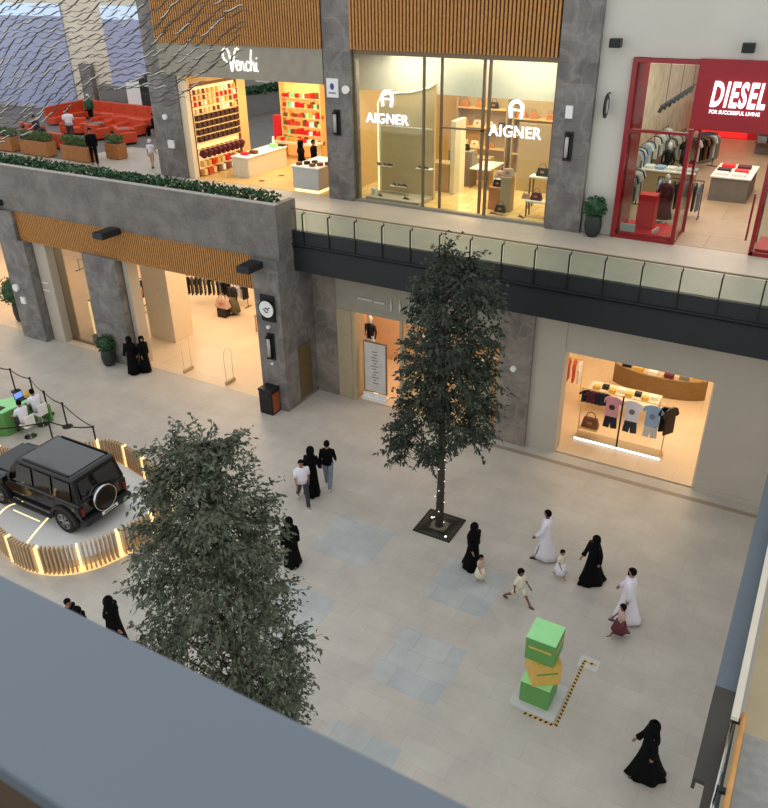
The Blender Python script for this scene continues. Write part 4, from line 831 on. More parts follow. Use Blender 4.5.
def person(loc,rz,label,h=1.7,top=m_blackc,bottom=m_blackc,kind='shirt',scarf=None,hair=True,hairlong=False,stride=.3,arms=(.3,-.25),bend=(.3,.3),sit=False,shoes=m_shoe,skin=m_skin,short=False,skirt=None,group=None,width=1.0,seat=.45,lean=0,child=False,hairmat=None,beard=False):
    t=thing('person',label,'person',loc,rz,group); s=h/1.72; w_=width
    full=stride
    if kind in('abaya','thobe'): stride=min(stride,.5)*(.42 if kind=='abaya' else .6)
    hs=1.28 if child else 1.0
    V=[];R=[];E_=[];roots=[0]
    def vv(p,r_): V.append(Vector(p)*s); R.append(r_*s); return len(V)-1
    pz=(seat/s+.09) if sit else .95
    def P(x,y,z):   # lean of upper body about the pelvis
        dz=z-.95; return (x,y-math.sin(lean)*dz,pz+dz*math.cos(lean))
    pel=vv((0,0,pz),.13*w_); wa=vv(P(0,.0,1.1),.115*w_); ch=vv(P(0,-.005,1.3),.13*w_); nk=vv(P(0,0,1.47),.052)
    h0=vv(P(0,-.012,1.545),.066*hs); h1=vv(P(0,-.018,1.625),.088*hs); h2=vv(P(0,-.002,1.69+(.04 if child else 0)),.06*hs)
    E_+=[(pel,wa),(wa,ch),(ch,nk),(nk,h0),(h0,h1),(h1,h2)]
    joints={}
    for sd,name in ((-1,'r'),(1,'l')):
        a=arms[0 if sd<0 else 1]; bd=bend[0 if sd<0 else 1]
        shd=Vector(P(sd*.165*w_,0,1.4)); el=shd+Vector((sd*.05,-math.sin(a)*.28,-math.cos(a)*.28)); a2=a+bd
        wr=el+Vector((-sd*.01,-math.sin(a2)*.25,-math.cos(a2)*.25)); pm=wr+Vector((0,-math.sin(a2+.1)*.07,-math.cos(a2+.1)*.07))
        i0=vv(shd,.055*w_);i1=vv(el,.042);i2=vv(wr,.028);i3=vv(pm,.032)
        E_+=[(ch,i0),(i0,i1),(i1,i2),(i2,i3)]
        dn=Vector((0,-math.sin(a2),-math.cos(a2))); fw=Vector((0,-math.cos(a2),math.sin(a2)))
        for k in range(4):
            r0=pm+fw*((k-1.5)*-.018)+dn*.0; l=(.07,.082,.078,.06)[k]
            a_=vv(r0,.010);b_=vv(r0+dn*(.03+l*.45),.0095);c_=vv(r0+dn*(.03+l*.9)+Vector((-sd*.022,0,0)),.0075)
            E_+=[(a_,b_),(b_,c_)]; roots.append(a_)
        r0=wr+dn*.025+fw*.012; a_=vv(r0,.011);b_=vv(r0+fw*.035+dn*.03,.010);c_=vv(r0+fw*.045+dn*.06,.008); E_+=[(a_,b_),(b_,c_)]; roots.append(a_)
        if sit: th=1.5; kn_b=-.1
        else: th=stride*(-1 if sd<0 else 1); kn_b=0
        hp=Vector((sd*.085*w_,0,pz-.03)); kn=hp+Vector((sd*.015,-math.sin(th)*.43,-math.cos(th)*.43))
        sh_a=(0.0 if sit else (th if th>0 else th-.35)); 
        an=kn+Vector((0,-math.sin(sh_a)*.42,-math.cos(sh_a)*.42))
        if not sit: pass
        toe=an+Vector((sd*.015,-.15,-.045)); hl=an+Vector((0,.03,-.04))
        j0=vv(hp,.085*w_);j1=vv(kn,.058);j2=vv(an,.038);j3=vv(toe,.028)
        E_+=[(pel,j0),(j0,j1),(j1,j2),(j2,j3)]
        joints[name]=(shd*s,el*s,wr*s,hp*s,kn*s,an*s,toe*s,hl*s)
    # nose and ears: short chains rooted inside the head
    hc=Vector(P(0,-.018,1.62))
    for d0,d1,r0,r1 in (((0,-.06,0),(0,-.105*hs,-.015),.014,.009),((-.07*hs,.01,0),(-.095*hs,.012,.012),.012,.014),((.07*hs,.01,0),(.095*hs,.012,.012),.012,.014)):
        a_=vv(hc+Vector(d0),r0);b_=vv(hc+Vector(d1),r1);E_.append((a_,b_));roots.append(a_)
    # lift so that the lowest foot is on the ground
    low=min((joints[n][5].z-.075*s) for n in 'rl'); dz=Vector((0,0,-low))
    if sit: dz=Vector((0,0,0))
    V=[v+dz for v in V]; 
    for n in joints: joints[n]=[p+dz for p in joints[n]]
    skinbody(V,R,E_,roots,skin,t)
    H=hc*s+dz
    def W(x,y,z): return Vector(P(x,y,z))*s+dz
    for sd in (-1,1):
        if scarf!='veil': MB().ell(H+Vector((sd*.032*s*hs,-.083*s*hs,.012*s)),(.013*s,.008*s,.009*s),8,6).build('eye',m_hair,t,True)
    if not scarf: MB().ell(H+Vector((0,-.083*s*hs,-.048*s)),(.026*s,.01*s,.008*s),8,6).build('mouth',M('lip',(120,60,56),.6,var=0) if 'lip' not in D.materials else D.materials['lip'],t,True)
    # hair / scarf
    hm=hairmat or m_hair
    if scarf:
        b=MB(); n=18; rings=[]
        prof=[(.118,.115,.0,1.74),(.118,.122,.0,1.70),(.128,.13,.01,1.64),(.125,.128,.015,1.57),(.105,.115,.02,1.50),(.17*w_,.13,.02,1.42),(.22*w_,.16,.015,1.33),(.235*w_,.175,.01,1.26)]
        rings.append([W(.03*math.cos(2*PI*i/n),.03*math.sin(2*PI*i/n),1.765) for i in range(n)])
        rings.append([W(.085*math.cos(2*PI*i/n),.085*math.sin(2*PI*i/n)+.0,1.75) for i in range(n)])
        for a,d,o_,z in prof[1:]:
            r_=[]
            for i in range(n):
                q=2*PI*i/n; x=a*math.cos(q); y=d*math.sin(q)+o_
                if scarf=='open' and z>1.53 and z<1.69 and y<-.07: y=-.05
                r_.append(W(x,y,z))
            rings.append(r_)
        b.loft(rings,cap=False).build('headscarf',top if kind in('abaya',) else m_blackc,t,True)
    elif hair:
        b=MB(); n=16; rg=[]
        for j in range(7):
            ph=.12+j*.33; r_=[]
            for i in range(n):
                q=2*PI*i/n; fr=max(0,-math.sin(q)); pp=min(ph,(1.15 if fr>.3 else 3))
                rr=.104*hs
                r_.append(H+Vector((rr*.93*math.sin(pp)*math.cos(q),rr*1.08*math.sin(pp)*math.sin(q)+.012,rr*1.12*math.cos(pp)+.015))*s)
            rg.append(r_)
        b.loft(rg); b.build('hair',hm,t,True)
        if hairlong: MB().loft([[H+Vector((a*math.cos(2*PI*i/12),.085+d*math.sin(2*PI*i/12),z))*s for i in range(12)] for z,a,d in ((.06,.07,.03),(-.05,.08,.035),(-.2,.06,.03),(-.3,.02,.015))]).build('ponytail',hm,t,True)
    if beard: MB().ell(H+Vector((0,-.055,-.07))*s,(.062*s,.045*s,.045*s),10,6).build('beard',m_hair,t,True)
    def legtube(mat,nm,r0,r1,r2,cut=1.0):
        for n_ in 'rl':
            _,_,_,hp,kn,an,toe,hl=joints[n_]
            if cut<1: pts=[hp+Vector((0,0,.05)),hp.lerp(kn,.5),hp.lerp(kn,cut*1.0)]; rr=[r0,r0*.95,r1*1.1]
            else: pts=[hp+Vector((0,0,.05)),hp.lerp(kn,.5),kn,kn.lerp(an,.5),an]; rr=[r0,r0*.92,r1,(r1+r2)/2,r2]
            MB().tube(pts,[q*s for q in rr],12).build(nm,mat,t,True)
        MB().ell(W(0,0,.97),(.155*s*w_,.125*s*w_,.12*s),14,8).build('waist',mat,t,True)
    def torso(mat,z0=.93,nm='shirt',sleeve=1.0,ex=1.0):
        b=MB(); n=18; rg=[]
        for z,a,d in ((z0,.172,.132),(1.1,.158,.125),(1.28,.19,.132),(1.38,.2,.12),(1.44,.15,.095),(1.475,.07,.07)):
            rg.append([W(a*w_*ex*math.cos(2*PI*i/n),d*w_*ex*math.sin(2*PI*i/n),z) for i in range(n)])
        b.loft(rg)
        for n_ in 'rl':
            sh_,el,wr=joints[n_][:3]
            if sleeve>=1: b.tube([sh_+Vector((0,0,.01)),sh_.lerp(el,.5),el,el.lerp(wr,.5),el.lerp(wr,.95)],[.072*s*w_,.066*s*w_,.056*s,.05*s,.044*s],10)
            else: b.tube([sh_+Vector((0,0,.01)),sh_.lerp(el,.5),sh_.lerp(el,.9)],[.074*s*w_,.07*s*w_,.066*s],10)
        b.build(nm,mat,t,True)
    def robe(mat,nm,flare,fold=.06,hem=.05,sl=.05):
        b=MB(); n=36; rg=[]
        sw=math.sin(abs(full))*.42
        for z,a,d in ((hem,.2+flare,.17+flare+sw*.9),(.25,.19+flare*.8,.16+flare*.75+sw*.6),(.55,.18+flare*.5,.15+flare*.4+sw*.3),(.85,.18+flare*.15,.15+flare*.1),(1.08,.17,.14),(1.28,.2,.145),(1.39,.205,.13),(1.45,.14,.1),(1.485,.07,.075)):
            rr=[]
            for i in range(n):
                q=2*PI*i/n; k=1+fold*max(0,(1.1-z))*math.sin(q*7+z*2)*1.0+fold*.5*max(0,1.1-z)*math.sin(q*4+1)
                if z>.94: rr.append(W(a*w_*k*math.cos(q),d*w_*k*math.sin(q),z))
                else:
                    zz=z+ (pz-.95 if sit else 0); rr.append(Vector((a*w_*k*math.cos(q),d*w_*k*math.sin(q)+(.06*(1-z)),zz))*s+Vector((0,0,0 if z<.1 else dz.z)))
            rg.append(rr)
        b.loft(rg)
        for n_ in 'rl':
            sh_,el,wr=joints[n_][:3]
            b.tube([sh_+Vector((0,0,.01)),sh_.lerp(el,.5),el,el.lerp(wr,.5),el.lerp(wr,.97)],[.078*s*w_,.074*s*w_,.066*s,.064*s,(.05+sl*.5)*s],10)
        b.build(nm,mat,t,True)
    if kind=='abaya': robe(top,'abaya',.065,.08,.03,.05)
    elif kind=='thobe': robe(top,'thobe',.03,.05,.1,.02)
    elif kind=='dress':
        torso(top,.93,'bodice',.4)
        b=MB(); n=32; hz=.42
        b.loft([[Vector((a*(1+.08*math.sin(6*q))*math.cos(q),a*(1+.08*math.sin(6*q))*math.sin(q),z))*s+dz for q in [2*PI*i/n for i in range(n)]] for z,a in ((hz,.31),(.7,.24),(.98,.165))]).build('skirt',skirt or top,t,True)
    else:
        legtube(bottom,'trouser_leg' if not short else 'short_leg',.1,.072,.06,.9 if short else 1.0)
        torso(top,.9 if kind!='kurta' else .62,'shirt',1.0 if kind in('shirt_long','kurta') else .5,1.06 if kind!='kurta' else 1.1)
    for n_ in 'rl':
        an,toe,hl=joints[n_][5:8]
        d=(toe-hl); b=MB(); u=Vector((1,0,0))
        rg=[]
        for f_,wd,ht in ((-.05,.025,.05),(.15,.036,.075),(.5,.042,.06),(.85,.042,.045),(1.12,.022,.025)):
            c=hl+d*f_; base=c.z-.038*s
            rg.append([Vector((c.x+x*wd*s,c.y,base+z_*ht*s)) for x,z_ in ((-1,0),(1,0),(.8,.8),(0,1.1),(-.8,.8))])
        b.loft(rg).build('shoe',shoes,t,True)
    return t
hd=lambda dx,dy: math.atan2(dx,-dy)   # heading: local -Y turned to (dx,dy)
# lower concourse
person((-12.25,16.15,0),hd(.5,-.5)-.0,'person in loose white shirt, leftmost of the group of three',1.68,m_whitec,m_dkden,'shirt',stride=.38,shoes=m_shoew,width=1.05)
person((-12.3,16.75,0),hd(-.2,.9),'person in a long black robe walking between the white shirt and the black jumper',1.72,kind='abaya',scarf='full',stride=.15,width=.95)
person((-12.05,17.3,0),hd(-.3,.8),'person in a black jumper and grey jeans, rightmost of the group of three',1.75,m_blackc,m_denim,'shirt_long',stride=.2,shoes=m_shoew)
person((-10.88,13.6,0),hd(.4,-.7),'person in black robe right beside the crown of the foreground tree',1.62,kind='abaya',scarf='full',stride=.2)
person((-6.35,15.9,0),hd(.8,-.5),'person in black robe walking behind a small pale-pink child near the grate',1.55,kind='abaya',scarf='full',stride=.35,width=1.0)
person((-5.95,15.5,0),hd(.8,-.4),'small child in a pale pink dress in front of the black-robed person',.92,m_blush,m_blush,'dress',stride=.2,child=True,skirt=m_creamc,shoes=m_shoew)
person((-4.72,15.2,0),hd(.9,-.2),'boy in cream shirt and cream shorts striding towards the green cube',1.25,m_creamc,m_creamc,'shirt',short=True,stride=.55,child=True,skin=m_skin2,arms=(-.3,.4))
person((-4.75,17.25,0),hd(-.95,-.1),'person in a long white robe walking beside the little girl in white',1.7,m_whitec,kind='thobe',stride=.4,skin=m_skin2,arms=(-.2,.3))
person((-4.08,16.68,0),hd(.6,-.4),'little girl in a white dress right of the tall person in the white robe',.98,m_creamc,kind='dress',stride=.25,child=True,skirt=m_whitec,shoes=m_shoew)
person((-3.3,16.95,0),hd(-.5,-.6),'person in a wide flowing black robe in the middle of the walking group',1.55,kind='abaya',scarf='full',stride=.5,width=1.12)
person((-2.12,15.95,0),hd(-.95,-.1),'bearded person in a white robe walking with a girl in a dark red skirt',1.72,m_whitec,kind='thobe',stride=.4,beard=True,arms=(.3,-.2),width=1.08)
person((-2.1,15.3,0),hd(-.9,-.3),'girl with a dark ponytail in blush top and dark red skirt',1.1,m_blush,kind='dress',skirt=m_maroon,hairlong=True,stride=.4,child=True,shoes=m_shoew,skin=m_skin2)
person((-.62,11.72,0),hd(-.9,-.3),'person in a long black robe walking alone near the right side gallery',1.6,kind='abaya',scarf='full',stride=.45,width=1.1)
person((-23.7,20.3,0),hd(.3,-.8),'person in black robe, left one of the pair by the second stone column',1.65,kind='abaya',scarf='full',stride=.1,width=1.1)
person((-23.35,20.65,0),hd(.7,-.3),'person in black robe, right one of the pair by the second stone column',1.6,kind='abaya',scarf='open',stride=.1,width=.95)
person((-12.85,8.95,0),hd(.8,.3),'person in black robe whose head and shoulders show over the grey ledge',1.66,kind='abaya',scarf='full',stride=.2,width=1.15)
person((-13.4,8.45,0),hd(.8,.2),'person in black robe, right of the two heads just above the grey ledge',1.5,kind='abaya',scarf='full',stride=.1)
person((-13.85,8.55,0),hd(.8,.2),'person with short dark hair, leftmost head just above the grey ledge',1.5,m_blackc,m_blackc,'shirt_long',stride=.1)
# upper gallery
person((-31.45,26.95,6.5),hd(.6,-.5),'waiter in black with a white cloth over the shoulder standing by the hedge',1.72,m_blackc,m_blackc,'shirt_long',stride=.08,width=1.05)
person((-28.45,27.75,6.5),hd(-.2,.9),'child in a white top and khaki trousers on the gallery by the column',1.3,m_whitec,m_khaki,'shirt',hair=True,hairmat=m_whitec,stride=.15,child=True)
person((-20.5,28.75,6.5),hd(.9,.3),'person in a long black robe at the counter of the chocolate shop',1.72,kind='abaya',scarf='full',stride=.08)
person((-20.35,29.5,6.5),hd(.9,.0),'person in dark top behind the robed one in the chocolate shop',1.66,m_blackc,m_blackc,'shirt_long',stride=.08)
person((-19.1,29.9,6.5),hd(-.2,-.9),'shop worker in pale shirt behind the white serving counter',1.68,m_blush,m_blackc,'shirt',stride=0,arms=(.5,.5),bend=(.7,.7))
person((-18.5,29.7,6.5),hd(-.5,-.8),'second shop worker in white and black at the right end of the serving counter',1.7,m_whitec,m_blackc,'shirt',stride=0,arms=(.4,.6),bend=(.8,.7))
person((-37.1,30.5,6.5),hd(-.5,.7),'person in a loose white shirt standing among the orange seats',1.75,m_whitec,m_dkden,'shirt',stride=.1,width=1.15)
person((-40.8,35.3,6.5),hd(.3,-.8),'person with a white scarf and green top by the orange benches',1.68,m_greenc,m_blackc,'shirt_long',hairmat=m_whitec,stride=.1,width=1.1)
person((-39.6,30.4,6.5),hd(.8,0),'person in navy reclining on the orange seat beside the white shirt',1.65,m_navy,m_navy,'shirt_long',sit=True,seat=.45,lean=-.3)
person((-37.9,28.2,6.5),hd(-.3,.9),'person in dark top seated between the wooden planters',1.6,m_maroon,m_blackc,'shirt_long',sit=True,seat=.42)
person((-34.2,33.9,6.5),hd(-.8,-.2),'person in black seated at the right end of the orange benches',1.6,m_blackc,m_blackc,'shirt_long',sit=True,seat=.42)
# two attendants at the green desk
for x,y,l_ in ((-23.4,14.75,'person in a white shirt seated at the green desk, nearer the car'),(-23.7,15.55,'person in a white shirt seated at the green desk, nearer the rope posts')):
    person((x,y,0),hd(-.95,.1),l_,1.7,m_whitec,m_dkden,'shirt',sit=True,seat=.6,arms=(.5,.5),bend=(.7,.7),lean=.15)
def stool(x,y,l_,mat=m_wht,h=.56):
    t=thing('stool',l_,'stool',(x,y,0)); MB().box((0,0,h-.04),(.42,.42,.08)).build('seat',mat,t,bev=.03); MB().box((.19,0,h+.2),(.05,.4,.36)).build('backrest',mat,t,bev=.02); MB().cyl((0,0,.03),(0,0,h-.08),.03,n=10).build('post',m_chrome,t,True); MB().cyl((0,0,0),(0,0,.03),.22,n=20).build('base',m_chrome,t)
stool(-23.3,14.75,'white stool with round chrome base nearer the black car'); stool(-23.6,15.55,'white stool with round chrome base nearer the rope posts')
t=thing('desk','bright green curved desk with laptops left of the rope posts','desk',(-24.6,14.9,0))
P=[(-2.2,-1.0),(.0,-.9),(.55,-.5),(.65,.2),(.6,.75),(.2,.85),(-.3,.1),(-2.2,-.35)]
MB().prism(P,0,.95).build('body',m_green,t); MB().prism([(x*1.03,y*1.03) for x,y in P],.95,1.0).build('worktop',m_mint,t)
MB().b(.3,1.1,.96,1.06,0,.7).build('side_panel',m_green,t)
def laptop(x,y,rz,l_):
    t=thing('laptop',l_,'laptop',(x,y,1.0),rz); MB().b(-.18,.18,-.13,.13,0,.02).build('keyboard_base',m_black,t); MB().box((0,.17,.13),(.36,.02,.25),rx=-.25).build('screen',m_black,t); MB().box((0,.156,.13),(.32,.004,.2),rx=-.25).build('display',M('screen_blue',(120,150,220),.3,var=0,emit=(110,150,230),es=.8),t)
laptop(-24.35,14.5,PI/2+.2,'open laptop with blue screen on the near side of the green desk'); laptop(-24.25,15.4,PI/2,'open dark laptop on the far side of the green desk')
tag(MB().lathe([(.01,0),(.1,.0),(.11,.15),(.02,.3)],(-24.2,15.6,1.0),12).build('flower_bowl',m_yel),'small yellow bowl on the far end of the green desk','bowl')
# rope posts
def post(x,y,l_):
    t=thing('stanchion',l_,'rope post',(x,y,0)); MB().lathe([(.01,.0),(.19,.0),(.19,.02),(.04,.05),(.03,.06),(.03,.95),(.045,.96),(.045,1.02),(.01,1.03)],n=16).build('post',m_black,t,True)
pp=[(-28.2,16.9),(-26.8,16.85),(-25.45,16.7),(-24.05,16.2),(-22.7,15.9),(-21.1,15.55)]
names=['leftmost black rope post behind the green desk','second black rope post from the left behind the green desk','black rope post behind the far seated person','black rope post right of the seated persons','black rope post between the desk and the slatted platform','rightmost black rope post in the outer line']
pq=[(-20.4,15.25),(-22.05,14.75),(-24.2,13.0)]
for p,l_ in zip(pp[:5],names): post(p[0],p[1],l_)
for p,l_ in zip(pq,['black rope post at the corner by the slatted screen','black rope post right behind the car roof','black rope post at the left edge behind the car bonnet']): post(p[0],p[1],l_)
def belt(a,b,l_):
    A=Vector((a[0],a[1],.98)); B=Vector((b[0],b[1],.98)); d=(B-A); n=Vector((-d.y,d.x,0)).normalized()*.004; v=[]
    m_=MB()
    for k in range(9):
        f_=k/8; p=A+d*f_-Vector((0,0,.1*math.sin(PI*f_))); v.append([p+n+Vector((0,0,.025)),p-n+Vector((0,0,.025)),p-n-Vector((0,0,.025)),p+n-Vector((0,0,.025))])
    tag(m_.loft(v).build('belt',m_black),l_,'belt')
for i in range(4): belt(pp[i],pp[i+1],'black belt strung between '+['the leftmost rope posts','the second and third rope posts','the rope posts behind the seated persons','the two rope posts right of the desk'][i])
belt(pp[4],pq[0],'black belt running to the corner rope post by the slatted screen'); belt(pq[0],pq[1],'black belt behind the car roof'); belt(pq[1],pq[2],'long black belt passing in front of the green desk')
# ================================================================ TERRACE FURNITURE
def armchair(x,y,rz,l_,w_=1.15):
    t=thing('armchair',l_,'armchair',(x,y,6.5),rz,None)
    MB().b(-w_/2,w_/2,-.45,.4,.1,.42).build('seat',m_orange,t,bev=.04); MB().b(-w_/2,w_/2,.28,.48,.1,.85).build('backrest',m_orange,t,bev=.05)
    for sx in (-1,1): MB().b(sx*w_/2-.09,sx*w_/2+.09,-.45,.45,.1,.65).build('armrest',m_orange,t,bev=.05)
    MB().b(-w_/2+.1,w_/2-.1,-.4,.4,0,.1).build('plinth',m_black,t)
CH=[(-39.0,32.4,.4,'orange armchair at the far left of the terrace group'),(-38.6,34.3,0,'orange armchair below the green-topped person'),(-37.0,33.9,.2,'orange armchair in the middle near the back bench'),(-35.6,33.6,-.1,'wide orange armchair in front of the back bench'),(-34.2,31.7,2.6,'orange armchair nearest the pale floor'),(-32.6,33.9,-1.5,'orange armchair against the column'),(-36.6,31.9,2.9,'orange armchair with its back to the hedge'),(-40.3,30.6,2.9,'orange seat of the reclining person'),(-38.2,29.0,3.1,'orange armchair behind the long wooden planter'),(-36.3,29.2,3.0,'orange armchair left of the middle planter')]
for x,y,rz,l_ in CH: armchair(x,y,rz,l_,1.5 if 'wide' in l_ else 1.2)
def bench(a,b,l_):
    A=Vector(a);B=Vector(b);d=B-A;L=d.length;t=thing('bench',l_,'bench',(A.x,A.y,6.5),math.atan2(d.y,d.x))
    MB().b(0,L,-.75,-.0,.08,.45).build('seat',m_orange,t,bev=.04)
    n=max(2,int(L/1.0))
    for i in range(n): MB().b(L*i/n+.01,L*(i+1)/n-.01,-.12,.12,.4,1.05).build('back_cushion',m_orange,t,bev=.04)
bench((-42.9,33.6),(-43.2,37.2),'orange bench running back towards the tall window'); bench((-42.9,37.1),(-36.0,36.6),'long orange bench along the low stone wall'); bench((-35.9,36.5),(-33.3,35.0),'short orange bench at the right end by the column')
def rtable(x,y,l_,r_=.4):
    t=thing('side_table',l_,'table',(x,y,6.5)); MB().cyl((0,0,.5),(0,0,.54),r_,n=24).build('tabletop',m_grey,t); MB().cyl((0,0,.02),(0,0,.5),.04,n=10).build('stem',m_black,t); MB().cyl((0,0,0),(0,0,.02),.22,n=18).build('foot',m_black,t)
rtable(-35.4,32.7,'round grey table between the orange armchairs'); rtable(-38.1,33.2,'round grey table beside the far left armchair'); rtable(-37.6,35.2,'round grey table in front of the long bench')
def wplanter(x,y,w_,l_,sd,rz=-.03):
    t=thing('planter_box',l_,'planter',(x,y,6.5),rz); MB().b(-w_/2,w_/2,-.3,.3,.03,.75).build('box',M('planter_wood',(170,112,60),.5,var=.15) if 'planter_wood' not in D.materials else D.materials['planter_wood'],t,bev=.01); MB().b(-w_/2+.05,w_/2-.05,-.25,.25,.7,.77).build('soil',m_bark,t)
    rn=random.Random(sd); pts=[]
    for i in range(int(w_*260)):
        pts.append((Vector((rn.uniform(-w_/2,w_/2),rn.uniform(-.28,.28),rn.uniform(.75,1.0))),Vector((rn.uniform(-.7,.7),rn.uniform(-.7,.7),1))))
    rawbuild(leafmesh(pts,.3,.03,rn),'plants',M('planter_grass',(84,112,58),.6,var=.4) if 'planter_grass' not in D.materials else D.materials['planter_grass'],t)
wplanter(-38.9,27.5,2.2,'wooden planter box with grasses at the left edge of the terrace',1); wplanter(-36.0,27.4,2.1,'wooden planter box with grasses, second from the left',2); wplanter(-33.0,27.4,2.0,'wooden planter box with grasses behind the waiter',3); wplanter(-31.7,28.6,.9,'short wooden planter box right behind the waiter',4)
t=thing('menu_screen','white cabinet with dark screen at the back of the terrace by the column','screen',(-37.9,37.1,6.5))
MB().b(-1.2,.0,-.2,.2,0,2.3).build('cabinet',m_wht,t); MB().b(.0,.9,-.25,.2,.9,2.5).build('screen',m_black,t); MB().b(.1,.8,-.27,-.25,1.1,1.8).build('display',m_beam,t)
t=thing('round_sign','big black round sign above the dark screen at the back of the terrace','sign',(-36.5,36.3,8.8))
MB().cyl((0,0,0),(0,-.1,0),.62,n=28).build('disc',m_black,t); MB().b(-.35,.35,-.12,-.1,-.06,.06).build('mark',m_lgrey,t)
tag(MB().b(-43.9,-42.9,37.7,38.0,6.5,9.55).build('stone_pillar',m_grey),'dark stone slab standing between the two big lavender windows','pillar')
# ================================================================ HANGING MESH
def inside(x,z,poly):
    c=False;j=len(poly)-1
    for i in range(len(poly)):
        xi,zi=poly[i];xj,zj=poly[j]
        if (zi>z)!=(zj>z) and x<(xj-xi)*(z-zi)/(zj-zi)+xi: c=not c
        j=i
    return c
poly=[(-28.5,15.6),(-13.6,15.6),(-14.9,12.55),(-16.1,12.0),(-17.5,11.15),(-18.6,11.75),(-20.4,11.35),(-22.3,10.7),(-24.0,9.8),(-28.5,9.0)]
rn=random.Random(21); t=thing('hanging_mesh','see-through hanging metal mesh of small curved dark flakes in the upper left','hanging mesh',(0,18,0))
mb=MB(); mw=MB()
z=8.9; row=0
while z<15.7:
    x=-28.6+(row%2)*.27
    while x<-13.4:
        xx=x+rn.uniform(-.1,.1); zz=z+rn.uniform(-.05,.05)+.08*math.sin(x*1.3)
        if inside(xx,zz,poly):
            s=rn.uniform(.8,1.2); L_w=.8*s; pts=[]; rr=[]
            th=.16+.14*math.sin(x*.7+z)+rn.uniform(-.1,.1)
            for k in range(8):
                f_=k/7-.5; u=f_*L_w; v=.06*s*math.sin(f_*5.2)
                pts.append((xx+u*math.cos(th)-v*math.sin(th),rn.uniform(-.01,.01)+.05*math.cos(f_*3),zz+u*math.sin(th)+v*math.cos(th))); rr.append(.018*s*(1-abs(f_)*1.5)+.002)
            mb.tube(pts,rr,4)
            if rn.random()<.3: mw.tube([(p[0]+.02,p[1]-.012,p[2]+.035) for p in pts[1:-1]],[q*.75 for q in rr[1:-1]],4)
        x+=.5
    z+=.185; row+=1
mw.build('flake_highlights',M('pale_flake_highlight',(214,208,196),.5,.1,var=.1),t,kind='stuff')  # highlights on the dark flakes, modelled as thin pale strips
mb.build('flakes',M('dark_olive_metal',(66,62,54),.6,.2,var=.2),t,kind='stuff')
# ================================================================ CAR PLATFORM
def catm(P,n=8,closed=False):
    o=[]; N_=len(P)
    for i in range(N_-(0 if closed else 1)):
        a=P[(i-1)%N_] if (closed or i>0) else P[i]; b=P[i]; c=P[(i+1)%N_]; d=P[(i+2)%N_] if (closed or i+2<N_) else c
        for k in range(n):
            s=k/n; o.append(tuple(.5*((2*b[j])+(-a[j]+c[j])*s+(2*a[j]-5*b[j]+4*c[j]-d[j])*s*s+(-a[j]+3*b[j]-3*c[j]+d[j])*s**3) for j in (0,1)))
    if not closed: o.append(P[-1])
    return o
PL=[(-24.5,10.2),(-22.5,10.6),(-20.6,10.6),(-19.3,10.2),(-18.2,9.92),(-17.2,9.85),(-16.35,10.15),(-15.75,10.75),(-15.4,11.6),(-15.2,12.7),(-15.6,13.8),(-16.6,14.4),(-17.6,14.7),(-18.8,14.95),(-19.5,14.85),(-20.2,14.2),(-20.8,13.4),(-22.0,12.9),(-24.5,12.7)]
cv=catm(PL,8,True)
t=thing('car_platform','white car platform wrapped in a wavy screen of wooden slats with glowing gaps','platform',(0,0,0))
ctr=(-19.5,12.3)
def shrink(p,d): v=Vector((ctr[0]-p[0],ctr[1]-p[1])); v.normalize(); return (p[0]+v.x*d,p[1]+v.y*d)
MB().prism([shrink(p,.2) for p in cv],0,.3).build('deck',M('glossy_white_deck',(222,222,220),.25,var=.02),t)
MB().prism([shrink(p,-.06) for p in cv],.0,.05).build('glow_base',M('glow_base',(255,226,170),.5,var=0,emit=(255,196,110),es=.9),t)
sl=MB(); sg=MB(); acc=0; k=0; sl_m=M('slat_taupe',(190,162,126),.5,var=.12)
for i in range(len(cv)):
    a=Vector(cv[i]+(0,)); b=Vector(cv[(i+1)%len(cv)]+(0,)); d=(b-a); L=d.length
    if L<1e-5: continue
    while acc<L:
        p=a+d*(acc/L); ang=math.atan2(d.y,d.x)
        tgt=sg if (k%9 in (0,)) else sl
        tgt.box((p.x,p.y,.5),(.05,.16,.9),rz=ang); acc+=.125; k+=1
    acc-=L
sl.build('slat_screen',sl_m,t,kind='stuff'); 
sg.build('lit_slats',M('lit_slat',(255,236,190),.5,var=0,emit=(255,222,150),es=1.0),t,kind='stuff')
cg=MB(); pr=[Vector((*shrink(p,.12),.02)) for p in cv]
for h0,h1 in ((.04,.1),): cg.loft([[p+Vector((0,0,h0)) for p in pr],[p+Vector((0,0,h1)) for p in pr]],cap=False)
for a,b_,c_ in (((-19.8,11.7),(-20.0,11.3),(-19.85,10.8)),((-18.45,11.6),(-18.2,10.9),(-17.9,10.2))):
    q=catm([a,b_,c_],6); cg2=MB()
    for i in range(len(q)-1): 
        v=Vector((q[i+1][0]-q[i][0],q[i+1][1]-q[i][1])); cg2.box(((q[i][0]+q[i+1][0])/2,(q[i][1]+q[i+1][1])/2,.303),(v.length*1.05,.05,.008),rz=math.atan2(v.y,v.x))
    cg2.build('floor_light_strip',m_led,t)
MB().b(-19.7,-18.5,11.25,11.28,.3,.308).build('floor_light_strip',m_led,t)
# ================================================================ CAR  (front towards -X)
t=thing('car','black boxy off-road car with a spare wheel on its rear door, on the white platform','car',(-18.85,12.27,.3))
